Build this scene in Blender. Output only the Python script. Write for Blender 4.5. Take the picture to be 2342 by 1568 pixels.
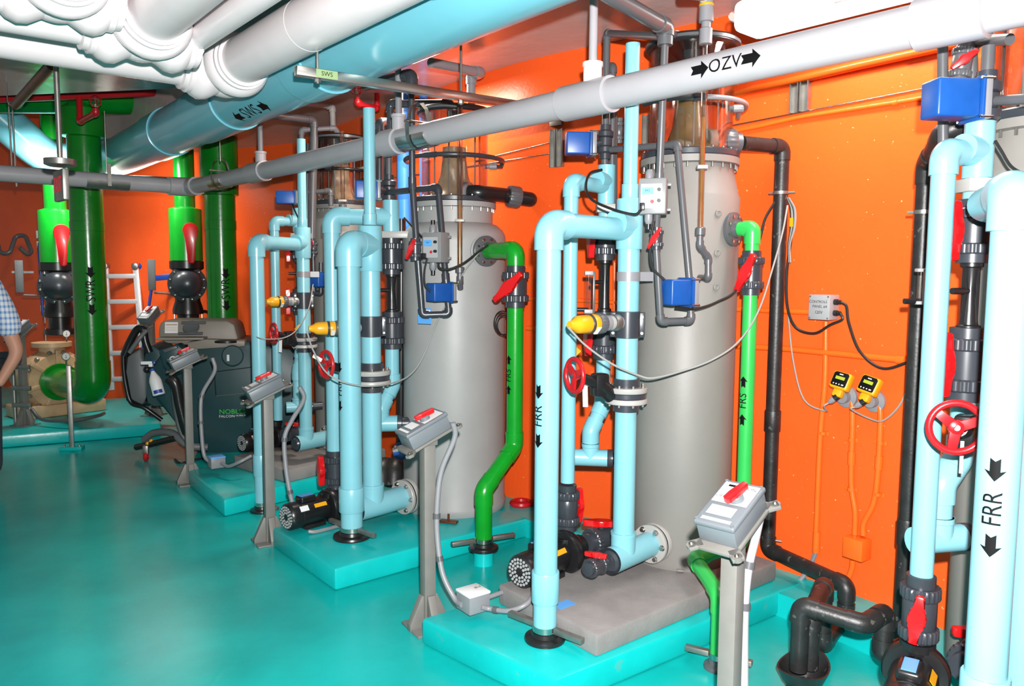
import bpy, bmesh, math, random
from mathutils import Vector, Matrix
for o in list(bpy.data.objects): bpy.data.objects.remove(o)
SC = bpy.context.scene
COL = SC.collection
RN = random.Random(11)
PI = math.pi
Z = Vector((0, 0, 1))

# ---------------------------------------------------------------- camera, light, exposure
F, CX, CY = 1786.0, 1171.0, 784.0            # focal length and centre for a 2342 x 1568 picture
TILT, ROLL = math.atan(.089), .0065
CAM = Vector((0, 0, 1.75))
_f = Vector((0, math.cos(TILT), -math.sin(TILT)))
_u0 = Vector((0, math.sin(TILT), math.cos(TILT)))
_r0 = Vector((1, 0, 0))
_r = _r0*math.cos(ROLL) + _u0*math.sin(ROLL)
_u = _u0*math.cos(ROLL) - _r0*math.sin(ROLL)
cd = bpy.data.cameras.new('camera')
cd.sensor_width = 36; cd.lens = 36*F/2342; cd.clip_start = .05; cd.clip_end = 100
cam = bpy.data.objects.new('camera', cd)
cam.matrix_world = Matrix(((_r.x, _u.x, -_f.x, 0), (_r.y, _u.y, -_f.y, 0), (_r.z, _u.z, -_f.z, 1.75), (0, 0, 0, 1)))
COL.objects.link(cam); SC.camera = cam
SC.view_settings.view_transform = 'Standard'; SC.view_settings.look = 'None'
SC.view_settings.exposure = 0.0; SC.view_settings.gamma = 1.0; SC.view_settings.use_curve_mapping = False
SC.cycles.max_bounces = 10; SC.cycles.transparent_max_bounces = 24; SC.cycles.caustics_reflective = False
SC.cycles.caustics_refractive = False; SC.cycles.sample_clamp_indirect = 4

w = bpy.data.worlds.new('world'); SC.world = w; w.use_nodes = True
w.node_tree.nodes['Background'].inputs[0].default_value = (1, .98, .96, 1)
w.node_tree.nodes['Background'].inputs[1].default_value = .3

def lamp(name, kind, loc, power, col=(1, 1, 1), size=.05, rot=None, sy=None):
    l = bpy.data.lights.new(name, kind); l.energy = power; l.color = col
    if kind == 'AREA':
        l.shape = 'RECTANGLE'; l.size = size; l.size_y = sy or size
    else: l.shadow_soft_size = size
    o = bpy.data.objects.new(name, l); o.location = loc
    if rot: o.rotation_euler = rot
    COL.objects.link(o); return o
fl_ = lamp('camera_flash', 'SPOT', (.05, -.02, 1.92), 1400, (1, .985, .97), .025)      # the flash gun on the camera
fl_.data.spot_size = math.radians(104); fl_.data.spot_blend = .55
fl_.rotation_euler = cam.matrix_world.to_euler()
lamp('tube_light_far', 'AREA', (-4.6, 8.6, 2.95), 115, (1, .96, .9), 1.2, (.75, 0, .45), .15)
lamp('tube_light_middle', 'AREA', (-.72, 5.75, 3.12), 46, (1, .93, .8), .6, (0, 0, -.8), .12)
lamp('tube_light_right', 'AREA', (1.55, 3.55, 3.0), 22, (1, .98, .94), 1.1, (0, 0, -.95), .15)

# ---------------------------------------------------------------- measuring helpers (camera rays to room points)
def _d(px, py): return _f*F + _r*(px-CX) + _u*(CY-py)
def V(px, py, Y):
    q = _d(px, py); return CAM + q*(Y/q.y)
def G(px, py, z):
    q = _d(px, py); return CAM + q*((z-CAM.z)/q.z)
def zat(P, row):                               # height on the plumb line through P seen at picture row
    k = (CY-row)/F; a = Vector((P[0], P[1], -CAM.z))
    n = _u - _f*k
    return -(a.x*n.x + a.y*n.y)/n.z + CAM.z
def on(P, row): return Vector((P[0], P[1], zat(P, row)))

# ---------------------------------------------------------------- materials
def mat(name, col, rough=.4, metal=0, var=.06, vs=6, bump=0, bs=60, coat=0, spec=.5, spots=None):
    m = bpy.data.materials.new(name); m.use_nodes = True
    nt = m.node_tree; b = nt.nodes['Principled BSDF']
    b.inputs['Roughness'].default_value = rough; b.inputs['Metallic'].default_value = metal
    b.inputs['Specular IOR Level'].default_value = spec
    if coat: b.inputs['Coat Weight'].default_value = coat; b.inputs['Coat Roughness'].default_value = .12
    tc = nt.nodes.new('ShaderNodeTexCoord')
    n = nt.nodes.new('ShaderNodeTexNoise'); n.inputs['Scale'].default_value = vs; n.inputs['Detail'].default_value = 4
    nt.links.new(tc.outputs['Object'], n.inputs['Vector'])
    r = nt.nodes.new('ShaderNodeValToRGB')
    r.color_ramp.elements[0].position = .3; r.color_ramp.elements[1].position = .7
    c = Vector(col)
    r.color_ramp.elements[0].color = (*(c*(1-var)), 1); r.color_ramp.elements[1].color = (*(c*(1+var)), 1)
    nt.links.new(n.outputs['Fac'], r.inputs['Fac'])
    out = r.outputs['Color']
    if spots:                                  # chips, scuffs and crumbs with a shape of their own
        sc, thr, scol = spots
        n2 = nt.nodes.new('ShaderNodeTexNoise'); n2.inputs['Scale'].default_value = sc; n2.inputs['Detail'].default_value = 3
        nt.links.new(tc.outputs['Object'], n2.inputs['Vector'])
        r2 = nt.nodes.new('ShaderNodeValToRGB'); r2.color_ramp.elements[0].position = thr; r2.color_ramp.elements[1].position = thr+.03
        nt.links.new(n2.outputs['Fac'], r2.inputs['Fac'])
        mx = nt.nodes.new('ShaderNodeMix'); mx.data_type = 'RGBA'
        nt.links.new(r2.outputs['Color'], mx.inputs['Factor']); nt.links.new(out, mx.inputs['A'])
        mx.inputs['B'].default_value = (*scol, 1); out = mx.outputs['Result']
    nt.links.new(out, b.inputs['Base Color'])
    if bump:
        n3 = nt.nodes.new('ShaderNodeTexNoise'); n3.inputs['Scale'].default_value = bs; n3.inputs['Detail'].default_value = 3
        nt.links.new(tc.outputs['Object'], n3.inputs['Vector'])
        bp = nt.nodes.new('ShaderNodeBump'); bp.inputs['Strength'].default_value = bump; bp.inputs['Distance'].default_value = .01
        nt.links.new(n3.outputs['Fac'], bp.inputs['Height']); nt.links.new(bp.outputs['Normal'], b.inputs['Normal'])
    return m
def emis(name, col, s):
    m = bpy.data.materials.new(name); m.use_nodes = True; nt = m.node_tree
    e = nt.nodes.new('ShaderNodeEmission'); e.inputs[0].default_value = (*col, 1); e.inputs[1].default_value = s
    nt.links.new(e.outputs[0], nt.nodes['Material Output'].inputs[0]); return m
def clear(name, tint, gl=.12):
    m = bpy.data.materials.new(name); m.use_nodes = True; nt = m.node_tree
    t = nt.nodes.new('ShaderNodeBsdfTransparent'); t.inputs[0].default_value = (*tint, 1)
    g = nt.nodes.new('ShaderNodeBsdfGlossy'); g.inputs['Roughness'].default_value = .06
    lw = nt.nodes.new('ShaderNodeLayerWeight'); lw.inputs[0].default_value = .25
    ml = nt.nodes.new('ShaderNodeMath'); ml.operation = 'MULTIPLY_ADD'; ml.inputs[1].default_value = .5; ml.inputs[2].default_value = gl*.4
    nt.links.new(lw.outputs['Fresnel'], ml.inputs[0])
    mx = nt.nodes.new('ShaderNodeMixShader')
    nt.links.new(ml.outputs[0], mx.inputs[0]); nt.links.new(t.outputs[0], mx.inputs[1]); nt.links.new(g.outputs[0], mx.inputs[2])
    nt.links.new(mx.outputs[0], nt.nodes['Material Output'].inputs[0]); return m

M = dict(
 wall=mat('orange_paint', (.90, .104, .016), .34, var=.05, vs=2.2, bump=.12, bs=40, spots=(52, .715, (.95, .4, .2)), spec=.22),
 teal=mat('teal_floor_paint', (.004, .385, .365), .24, var=.12, vs=2.5, bump=.08, bs=25, spots=(9, .74, (.05, .36, .32)), spec=.42),
 pad=mat('teal_pad_paint', (.004, .43, .42), .28, var=.10, vs=4, bump=.10, bs=22, spots=(16, .69, (.05, .36, .33))),
 conc=mat('bare_concrete', (.21, .195, .19), .75, var=.14, vs=7, bump=.15, bs=70),
 ceil=mat('ceiling_sheet', (.52, .45, .43), .25, var=.10, vs=1.5, bump=.45, bs=7),
 blue=mat('light_blue_pipe', (.20, .475, .55), .3, var=.03, vs=9),
 blue2=mat('sky_blue_paint', (.05, .235, .75), .4, var=.06),
 sws=mat('supply_main_blue', (.17, .50, .60), .22, var=.04, vs=3),
 white=mat('white_pvc', (.78, .71, .72), .28, var=.03),
 ozv=mat('pale_grey_pvc', (.38, .365, .385), .35, var=.03),
 lgrey=mat('light_grey_pvc', (.21, .21, .225), .38, var=.04),
 mgrey=mat('mid_grey_pvc', (.085, .087, .094), .34, var=.08),
 dgrey=mat('dark_grey_pvc', (.034, .039, .048), .3, var=.10),
 black=mat('black_plastic', (.011, .011, .012), .3, var=.15),
 dull=mat('black_drain_pipe', (.016, .016, .016), .42, var=.3, vs=14, bump=.1, bs=80, spots=(22, .66, (.075, .072, .068))),
 red=mat('red_plastic', (.56, .006, .008), .3, var=.05, coat=.2),
 redp=mat('red_paint', (.42, .008, .012), .3, var=.06),
 green=mat('green_paint', (.003, .19, .012), .24, var=.12, vs=5, bump=.08, bs=30, coat=.25),
 green2=mat('bright_green_paint', (.004, .27, .016), .26, var=.10, vs=6, bump=.05, bs=30),
 green3=mat('emerald_paint', (.03, .42, .075), .32, var=.05, vs=8),
 tank=mat('grey_tank', (.205, .195, .18), .5, var=.05, vs=3, bump=.05, bs=50),
 tank2=mat('pale_grey_tank', (.30, .30, .295), .45, var=.05, vs=4, bump=.12, bs=9),
 steel=mat('stainless_steel', (.55, .53, .49), .26, 1, var=.08),
 zinc=mat('dull_zinc', (.30, .29, .27), .42, .85, var=.12, vs=20),
 alu=mat('aluminium', (.60, .60, .62), .4, .35, var=.05),
 post=mat('grey_fibreglass', (.165, .158, .145), .5, var=.08, vs=12),
 box=mat('grey_enclosure', (.135, .15, .165), .42, var=.04),
 lid=mat('light_enclosure', (.32, .32, .33), .4, var=.03),
 paper=mat('white_label', (.72, .72, .72), .5, var=.03),
 cream=mat('white_fitting', (.36, .35, .335), .4, var=.03),
 bbox=mat('blue_enclosure', (.006, .068, .29), .38, var=.06, vs=30),
 yel=mat('yellow_plastic', (.72, .33, .008), .35, var=.04),
 amber=clear('amber_acrylic', (.86, .66, .38), .12),
 clr=clear('clear_acrylic', (.93, .90, .87), .16),
 cone=mat('fogged_amber', (.17, .115, .05), .22, var=.35, vs=9),
 liquid=mat('brown_liquid', (.34, .17, .05), .15, var=.25, vs=10),
 cab=mat('grey_cable', (.28, .28, .27), .5, var=.05),
 cabb=mat('black_cable', (.012, .012, .012), .45, var=.05),
 ink=mat('black_ink', (.0025, .0025, .003), .6, var=0, spec=.15),
 sticker_green=mat('pale_green_tape', (.26, .36, .17), .5, var=.08),
 ctrl=mat('control_box_grey', (.2, .2, .205), .42, var=.03),
 panel=mat('panel_print', (.36, .36, .37), .45, var=.02),
 cone2=mat('fogged_pale_acrylic', (.34, .27, .19), .25, var=.35, vs=8),
 conduit=mat('orange_conduit', (.86, .13, .012), .3, var=.05, bump=.06, bs=50),
 tan=mat('tan_pump_paint', (.50, .32, .18), .42, var=.14, vs=9),
 brown=mat('brown_steel', (.14, .045, .02), .4, .5, var=.3),
 dteal=mat('dark_teal_plastic', (.012, .048, .055), .42, var=.08),
 taupe=mat('taupe_plastic', (.24, .21, .175), .5, var=.06),
 ggrey=mat('machine_grey', (.115, .12, .125), .5, var=.06),
 logo=mat('green_logo', (.02, .5, .03), .4, var=0),
 bluep=mat('blue_pole', (.012, .05, .30), .35, var=.05),
 lcd=mat('blue_lcd', (.10, .40, .75), .3, var=.03),
 glcd=mat('green_lcd', (.32, .38, .03), .3, var=.03),
 stick=mat('blue_sticker', (.10, .33, .72), .4, var=.05),
 skin=mat('skin', (.50, .25, .17), .5, var=.06, spec=.3),
 jeans=mat('dark_trousers', (.03, .035, .05), .8, var=.15),
 hair=mat('brown_hair', (.05, .03, .02), .6, var=.3, vs=40),
 tube=emis('tube_glow', (1, .95, .85), 40),
 exitred=emis('exit_letters', (.9, .03, .05), .7),
)

# ---------------------------------------------------------------- object helpers
ORG = {}
def thing(name, label, cat, loc, group=None):
    o = bpy.data.objects.new(name, None); o.empty_display_size = .1
    o.location = loc; COL.objects.link(o)
    o['label'] = label; o['category'] = cat
    if group: o['group'] = group
    ORG[o.name] = Vector(loc); return o

class B:
    """collects shapes in room coordinates; .put links them as ONE mesh object"""
    def __init__(s): s.bm = bmesh.new()
    def sweep(s, pts, r, n=18, cap=True, closed=False):
        pts = [Vector(p) for p in pts]
        q = [pts[0]]; rs = r if isinstance(r, (list, tuple)) else [r]*len(pts); qr = [rs[0]]
        for p, k in zip(pts[1:], rs[1:]):
            if (p-q[-1]).length > 1e-6: q.append(p); qr.append(k)
        pts, rs = q, qr; N = len(pts)
        if N < 2: return s
        T = []
        for i in range(N):
            if closed: t = pts[(i+1) % N]-pts[i-1]
            elif i == 0: t = pts[1]-pts[0]
            elif i == N-1: t = pts[-1]-pts[-2]
            else: t = (pts[i+1]-pts[i]).normalized()+(pts[i]-pts[i-1]).normalized()
            T.append(t.normalized() if t.length > 1e-9 else T[-1])
        a = Vector((1, 0, 0)) if abs(T[0].x) < .8 else Vector((0, 1, 0))
        nrm = (a-T[0]*a.dot(T[0])).normalized(); rings = []
        for i in range(N):
            if i:
                nrm = nrm-T[i]*nrm.dot(T[i])
                nrm.normalize()
            bi = T[i].cross(nrm); k = 1.0
            if 0 < i < N-1 and not closed:
                c = T[i].dot((pts[i]-pts[i-1]).normalized()); k = 1/max(c, .6)
            rings.append([s.bm.verts.new(pts[i]+(nrm*math.cos(2*PI*j/n)+bi*math.sin(2*PI*j/n))*rs[i]*(1 if k < 1.02 else 1)) for j in range(n)])
        for i in range(N if closed else N-1):
            A, C = rings[i], rings[(i+1) % N]
            for j in range(n): s.bm.faces.new((A[j], A[(j+1) % n], C[(j+1) % n], C[j]))
        if cap and not closed:
            s.bm.faces.new(list(reversed(rings[0]))); s.bm.faces.new(rings[-1])
        return s
    def cyl(s, a, b, r, r2=None, n=20): return s.sweep([a, b], [r, r if r2 is None else r2], n)
    def lathe(s, prof, o, ax=Z, n=32, a0=0, closed=False):
        """prof: (radius, height) pairs along axis ax from point o"""
        o = Vector(o); ax = Vector(ax).normalized()
        e = Vector((1, 0, 0)) if abs(ax.x) < .8 else Vector((0, 1, 0))
        e = (e-ax*e.dot(ax)).normalized(); f = ax.cross(e); rings = []
        for r, h in prof:
            if r < 1e-6: rings.append([s.bm.verts.new(o+ax*h)])
            else: rings.append([s.bm.verts.new(o+ax*h+(e*math.cos(a0+2*PI*j/n)+f*math.sin(a0+2*PI*j/n))*r) for j in range(n)])
        prs = list(zip(rings, rings[1:])) + ([(rings[-1], rings[0])] if closed else [])
        for A, C in prs:
            for j in range(n):
                k = (j+1) % n
                if len(A) == 1 and len(C) == 1: continue
                if len(A) == 1: s.bm.faces.new((A[0], C[k], C[j]))
                elif len(C) == 1: s.bm.faces.new((A[j], A[k], C[0]))
                else: s.bm.faces.new((A[j], A[k], C[k], C[j]))
        if not closed:
            if len(rings[0]) > 1: s.bm.faces.new(list(reversed(rings[0])))
            if len(rings[-1]) > 1: s.bm.faces.new(rings[-1])
        return s
    def gear(s, c, ax, r, h, n=20, d=.06):
        c = Vector(c); ax = Vector(ax).normalized()
        e = Vector((1, 0, 0)) if abs(ax.x) < .8 else Vector((0, 1, 0))
        e = (e-ax*e.dot(ax)).normalized(); f = ax.cross(e); m = n*5
        def ring(hh, sc): return [s.bm.verts.new(c+ax*hh+(e*math.cos(2*PI*j/m)+f*math.sin(2*PI*j/m))*r*sc*(1 if j % 5 > 1 else 1+d)) for j in range(m)]
        R_ = [ring(-h/2, .93), ring(-h/2+h*.12, 1), ring(h/2-h*.12, 1), ring(h/2, .93)]
        for A, C in zip(R_, R_[1:]):
            for j in range(m): s.bm.faces.new((A[j], A[(j+1) % m], C[(j+1) % m], C[j]))
        s.bm.faces.new(list(reversed(R_[0]))); s.bm.faces.new(R_[-1]); return s
    def box(s, c, size, X=(1, 0, 0), Y=(0, 1, 0), bev=0, seg=2, taper=None):
        X = Vector(X).normalized(); Y = Vector(Y); Y = (Y-X*Y.dot(X)).normalized(); W = X.cross(Y)
        c = Vector(c); b2 = bmesh.new()
        vs = []
        for dz in (-.5, .5):
            k = 1 if (taper is None or dz < 0) else taper
            for dx, dy in ((-.5, -.5), (.5, -.5), (.5, .5), (-.5, .5)):
                vs.append(b2.verts.new(c+X*dx*size[0]*k+Y*dy*size[1]*k+W*dz*size[2]))
        for f in ((3, 2, 1, 0), (4, 5, 6, 7), (0, 1, 5, 4), (1, 2, 6, 5), (2, 3, 7, 6), (3, 0, 4, 7)):
            b2.faces.new([vs[i] for i in f])
        if bev: bmesh.ops.bevel(b2, geom=b2.edges[:], offset=bev, segments=seg, affect='EDGES', profile=.5)
        return s.join(b2)
    def join(s, b2):
        mp = {}
        for v in b2.verts: mp[v] = s.bm.verts.new(v.co)
        for f in b2.faces:
            try: s.bm.faces.new([mp[v] for v in f.verts])
            except ValueError: pass
        b2.free(); return s
    def prism(s, pts, o, X, Y, h, bev=0):
        """outline pts (x,y) in the plane X,Y at o, thickness h along X x Y"""
        o = Vector(o); X = Vector(X).normalized(); Y = Vector(Y); Y = (Y-X*Y.dot(X)).normalized(); W = X.cross(Y)
        b2 = bmesh.new()
        A = [b2.verts.new(o+X*x+Y*y) for x, y in pts]; C = [b2.verts.new(o+X*x+Y*y+W*h) for x, y in pts]
        n = len(pts)
        b2.faces.new(list(reversed(A))); b2.faces.new(C)
        for i in range(n): b2.faces.new((A[i], A[(i+1) % n], C[(i+1) % n], C[i]))
        if bev: bmesh.ops.bevel(b2, geom=b2.edges[:], offset=bev, segments=2, affect='EDGES', profile=.5)
        return s.join(b2)
    def ball(s, c, r, n=16, sc=(1, 1, 1)):
        b2 = bmesh.new(); bmesh.ops.create_uvsphere(b2, u_segments=n, v_segments=max(8, n*2//3), radius=r)
        for v in b2.verts: v.co = Vector((v.co.x*sc[0], v.co.y*sc[1], v.co.z*sc[2]))+Vector(c)
        return s.join(b2)
    def torus(s, c, ax, R_, r, n=32, m=10):
        c = Vector(c); ax = Vector(ax).normalized()
        e = Vector((1, 0, 0)) if abs(ax.x) < .8 else Vector((0, 1, 0))
        e = (e-ax*e.dot(ax)).normalized(); f = ax.cross(e)
        return s.sweep([c+(e*math.cos(2*PI*i/n)+f*math.sin(2*PI*i/n))*R_ for i in range(n)], r, m, closed=True)
    def put(s, name, m, parent=None, label=None, stuff=False, ang=38, flat=False):
        bm = s.bm
        bmesh.ops.recalc_face_normals(bm, faces=bm.faces[:])
        lim = math.radians(ang)
        for f in bm.faces: f.smooth = not flat
        for e in bm.edges:
            if len(e.link_faces) == 2 and e.calc_face_angle(0) > lim: e.smooth = False
        if parent is not None: o_ = ORG[parent.name]
        else:
            xs = [v.co for v in bm.verts]
            o_ = Vector(((min(v.x for v in xs)+max(v.x for v in xs))/2, (min(v.y for v in xs)+max(v.y for v in xs))/2, min(v.z for v in xs)))
        for v in bm.verts: v.co -= o_
        me = bpy.data.meshes.new(name); bm.to_mesh(me); bm.free()
        me.materials.append(M[m] if isinstance(m, str) else m)
        o = bpy.data.objects.new(name, me); COL.objects.link(o)
        if parent is not None: o.parent = parent
        else: o.location = o_
        ORG[o.name] = o_
        if label: o['label'] = label
        return o
def put_each(b, name, m, parent):
    """link every separate piece as a part of its own"""
    bm = b.bm; bm.verts.index_update(); seen = set()
    for v in list(bm.verts):
        if v in seen: continue
        st, isl = [v], []
        seen.add(v)
        while st:
            q = st.pop(); isl.append(q)
            for e in q.link_edges:
                k = e.other_vert(q)
                if k not in seen: seen.add(k); st.append(k)
        n = B(); mp = {q: n.bm.verts.new(q.co) for q in isl}; fs = set(f for q in isl for f in q.link_faces)
        for f in fs: n.bm.faces.new([mp[q] for q in f.verts])
        n.put(name, m, parent)
    bm.free()
def solo(b, name, m, label, cat, group=None, kind=None):
    o = b.put(name, m); o['label'] = label; o['category'] = cat
    if group: o['group'] = group
    if kind: o['kind'] = kind
    return o
def struct(b, name, m, parent=None):
    o = b.put(name, m, parent)
    if parent is None: o['kind'] = 'structure'
    return o

def bend(pts, b, n=7):
    """round the corners of a polyline with radius b"""
    pts = [Vector(p) for p in pts]; out = [pts[0]]
    for i in range(1, len(pts)-1):
        a, c = (pts[i-1]-pts[i]), (pts[i+1]-pts[i])
        la, lc = a.length, c.length; a.normalize(); c.normalize()
        th = a.angle(c)
        if th > 3.1: out.append(pts[i]); continue
        t = min(b/math.tan(th/2), la*.49, lc*.49); rr = t*math.tan(th/2)
        cen = pts[i]+(a+c).normalized()*(rr/math.sin(th/2))
        p0, p1 = pts[i]+a*t, pts[i]+c*t
        u, v = p0-cen, p1-cen; ang = u.angle(v)
        for k in range(n+1):
            f = k/n
            out.append(cen+(u*math.sin((1-f)*ang)+v*math.sin(f*ang))/math.sin(ang))
    out.append(pts[-1]); return out
def smooth(pts, n=8):
    """Catmull-Rom through the points"""
    p = [Vector(q) for q in pts]; p = [p[0]*2-p[1]]+p+[p[-1]*2-p[-2]]; out = []
    for i in range(1, len(p)-2):
        for k in range(n):
            t = k/n
            out.append(.5*((2*p[i])+(p[i+1]-p[i-1])*t+(2*p[i-1]-5*p[i]+4*p[i+1]-p[i+2])*t*t+(3*p[i]-p[i-1]-3*p[i+1]+p[i+2])*t**3))
    out.append(p[-2]); return out

def run(root, pts, r, m, fr=1.17, leg=2.1, fm=None, n=18, b=1.25, ends=(0, 0), noelb=()):
    """a pipe run: one straight 'pipe' per leg and one socketed 'elbow' per corner"""
    pts = [Vector(p) for p in pts]; N = len(pts)
    for i in range(N-1):
        a, c = pts[i].copy(), pts[i+1].copy(); dd = (c-a).normalized()
        if i > 0: a = a+dd*min(r*1.4, (c-a).length*.4)
        if i < N-2: c = c-dd*min(r*1.4, (c-a).length*.4)
        B().cyl(a, c, r, n=n).put('pipe', m, root)
    for i in range(1, N-1):
        a, c = pts[i-1]-pts[i], pts[i+1]-pts[i]
        la, lc = min(r*leg, a.length*.5), min(r*leg, c.length*.5)
        path = bend([pts[i]+a.normalized()*la, pts[i], pts[i]+c.normalized()*lc], r*b, 9)
        B().sweep(path, r*fr, n).put('elbow', fm or m, root)
def coupling(root, c, ax, r, h, m, name='coupling', n=20):
    ax = Vector(ax).normalized(); c = Vector(c)
    B().lathe([(r*.97, -h/2), (r, -h/2+.004), (r, h/2-.004), (r*.97, h/2)], c, ax, n).put(name, m, root)
def tee(root, c, ax, half, br, bl, r, m, br_r=None, n=22):
    c = Vector(c); ax = Vector(ax).normalized(); br = Vector(br).normalized(); k = br_r or r
    b = B().cyl(c-ax*half, c+ax*half, r, n=n).cyl(c, c+br*bl, k, n=n)
    b.lathe([(k*1.0, bl-.02), (k*1.06, bl-.018), (k*1.06, bl)], c, br, n)
    b.put('tee', m, root)

# lettering: meshes made from the built-in font, wrapped round a pipe or laid flat on a face
_txt = {}
def glyphs(t):
    if t not in _txt:
        cu = bpy.data.curves.new('lettering', 'FONT'); cu.body = t; cu.size = 1; cu.align_x = 'CENTER'; cu.align_y = 'CENTER'
        cu.resolution_u = 3
        o = bpy.data.objects.new('lettering', cu); COL.objects.link(o)
        me = bpy.data.meshes.new_from_object(o.evaluated_get(bpy.context.evaluated_depsgraph_get()))
        bpy.data.objects.remove(o)
        _txt[t] = ([v.co.xy.copy() for v in me.vertices], [tuple(p.vertices) for p in me.polygons]); bpy.data.meshes.remove(me)
    return _txt[t]
def _shape(item):
    kind, x, y, s = item[:4]; b2 = bmesh.new()
    if kind in ('>', '<'):
        g = 1 if kind == '>' else -1
        P = [(-.5, .2), (-.36, 0), (-.5, -.2), (.08, -.2), (.02, -.42), (.5, 0), (.02, .42), (.08, .2)]
        vs = [b2.verts.new((x+g*a*s, y+c*s, 0)) for a, c in P]
        for f in ((0, 1, 7), (1, 2, 3), (1, 3, 7), (3, 4, 5), (3, 5, 7), (5, 6, 7)): b2.faces.new([vs[i] for i in f])
    elif kind == '#':
        w_, h_ = s
        vs = [b2.verts.new((x+a*w_/2, y+c*h_/2, 0)) for a, c in ((-1, -1), (1, -1), (1, 1), (-1, 1))]; b2.faces.new(vs)
    else:
        vv, ff = glyphs(kind); sx = item[4] if len(item) > 4 else 1
        vs = [b2.verts.new((x+v.x*s*sx, y+v.y*s, 0)) for v in vv]
        for f in ff:
            try: b2.faces.new([vs[i] for i in f])
            except ValueError: pass
    return b2
def wrap_mark(root, c, ax, out, r, items, m='ink', name='lettering'):
    if len(items) > 1:
        for it in items: wrap_mark(root, c, ax, out, r, [it], m, 'flow_arrow' if it[0] in '<>' else name)
        return
    """print items on a pipe of radius r: reading direction ax, facing out"""
    c = Vector(c); ax = Vector(ax).normalized(); out = Vector(out); out = (out-ax*out.dot(ax)).normalized(); t = out.cross(ax)
    b = B()
    for it in items:
        b2 = _shape(it)
        for k in range(-10, 11):
            g = b2.verts[:]+b2.edges[:]+b2.faces[:]
            bmesh.ops.bisect_plane(b2, geom=g, plane_co=(0, k*r*.12, 0), plane_no=(0, 1, 0))
        for v in b2.verts:
            th = v.co.y/r; v.co = c+ax*v.co.x+(out*math.cos(th)+t*math.sin(th))*(r+.0012)
        b.join(b2)
    return b.put(name, m, root)
def flat_mark(root, c, X, Y, items, m='ink', name='lettering'):
    if len(items) > 1:
        for it in items: flat_mark(root, c, X, Y, [it], m, name)
        return
    c = Vector(c); X = Vector(X).normalized(); Y = Vector(Y).normalized(); b = B(); W = X.cross(Y)
    for it in items:
        b2 = _shape(it)
        for v in b2.verts: v.co = c+X*v.co.x+Y*v.co.y+W*.0008
        b.join(b2)
    return b.put(name, m, root)
# ================================================================ the room
CEIL = 3.2
WP = [(-2.5, 9.0), (-1.6, 7.7), (-.75, 6.5), (.03, 5.55), (.7, 4.97), (1.36, 4.37), (1.78, 3.85), (2.17, 3.2), (2.5, 2.5), (2.75, 1.5), (2.9, 0), (2.9, -1.5)]
WS = smooth([Vector((x, y, 0)) for x, y in WP], 8)
def wall_at(px, off=0):
    """plan point of the curved wall seen at picture column px (off = metres in front of it), and its directions"""
    k = (px-CX)/F
    for a, c in zip(WS, WS[1:]):
        fa, fc = a.x-k*a.y*1.005, c.x-k*c.y*1.005
        if fa <= 0 <= fc:
            t = fa/(fa-fc); p = a.lerp(c, t); dd = (c-a).normalized(); nn = Vector((dd.y, -dd.x, 0))
            if nn.dot(-p) < 0: nn = -nn
            return p+nn*off, dd, nn
def onwall(px, py, off=0):
    p, dd, nn = wall_at(px, off); p2, dd, nn = wall_at(px+(py-622)*.0, off)
    # lens tilt: refine the column
    for _ in range(4):
        q = on(p, py); v = q-CAM; sx = CX+F*v.dot(_r)/v.dot(_f)
        k = px-(sx-px); pp = wall_at(2*px-sx if False else px+(px-sx), off)
        p = pp[0]; px_ = px
        break
    return on(p, py)
def ribbon(P, z0, z1, th):
    b = B(); n = len(P); rows = []
    for i, p in enumerate(P):
        d = (P[min(i+1, n-1)]-P[max(i-1, 0)]).normalized(); o = Vector((-d.y, d.x, 0))
        rows.append([b.bm.verts.new((q.x, q.y, z)) for q, z in ((p, z0), (p, z1), (p+o*th, z1), (p+o*th, z0))])
    for A, C in zip(rows, rows[1:]):
        for j in range(4): b.bm.faces.new((A[j], A[(j+1) % 4], C[(j+1) % 4], C[j]))
    b.bm.faces.new(rows[0]); b.bm.faces.new(list(reversed(rows[-1])))
    return b
HI = 4.0
struct(ribbon(WS, 0, HI, .15), 'wall_right', 'wall')
FW = [Vector((-11, 13.4, 0)), Vector((-2.5, 9.0, 0))]
struct(ribbon(FW, 0, HI, .15), 'wall_back', 'wall')
struct(B().box((-3, 5, -.05), (18, 20, .1)), 'floor', 'teal')
# the ceiling is lower over the near part and steps up at the back left
ca, cb_ = G(385, 203, CEIL), G(0, 219, CEIL); cdir = (cb_-ca).normalized(); cl_ = cb_+cdir*7
sy = ca.y-.45; cs = Vector((2.626-.804*sy, sy, CEIL)); ce = Vector((2.626-.804*14, 14, CEIL))
poly = [(7, -5), (7, 15), (ce.x, 15), (ce.x, ce.y), (cs.x, cs.y), (ca.x, ca.y), (cl_.x, cl_.y), (-13, cl_.y), (-13, -5)]
struct(B().prism(poly, (0, 0, CEIL), (1, 0, 0), (0, 1, 0), HI-CEIL-.02), 'ceiling', 'ceil')
struct(B().box((-6, 9, HI+.05), (18, 12, .1)), 'ceiling_upper', 'ceil')
# painted kerb along the foot of the curved wall
KP = [p+Vector(((c-a).y, -(c-a).x, 0)).normalized()*0 for p, a, c in zip(WS[1:-1], WS, WS[2:])]
def inner(p, a, c, off):
    d = (c-a).normalized(); o = Vector((d.y, -d.x, 0)); return p+o*off
KI = [inner(p, a, c, .30) for p, a, c in zip(WS[1:-1], WS, WS[2:])]
kb = ribbon([p for p in KI if p.y < 6.4 and p.y > -1], 0, .12, .32)
struct(kb, 'trim_1', 'pad')

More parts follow.
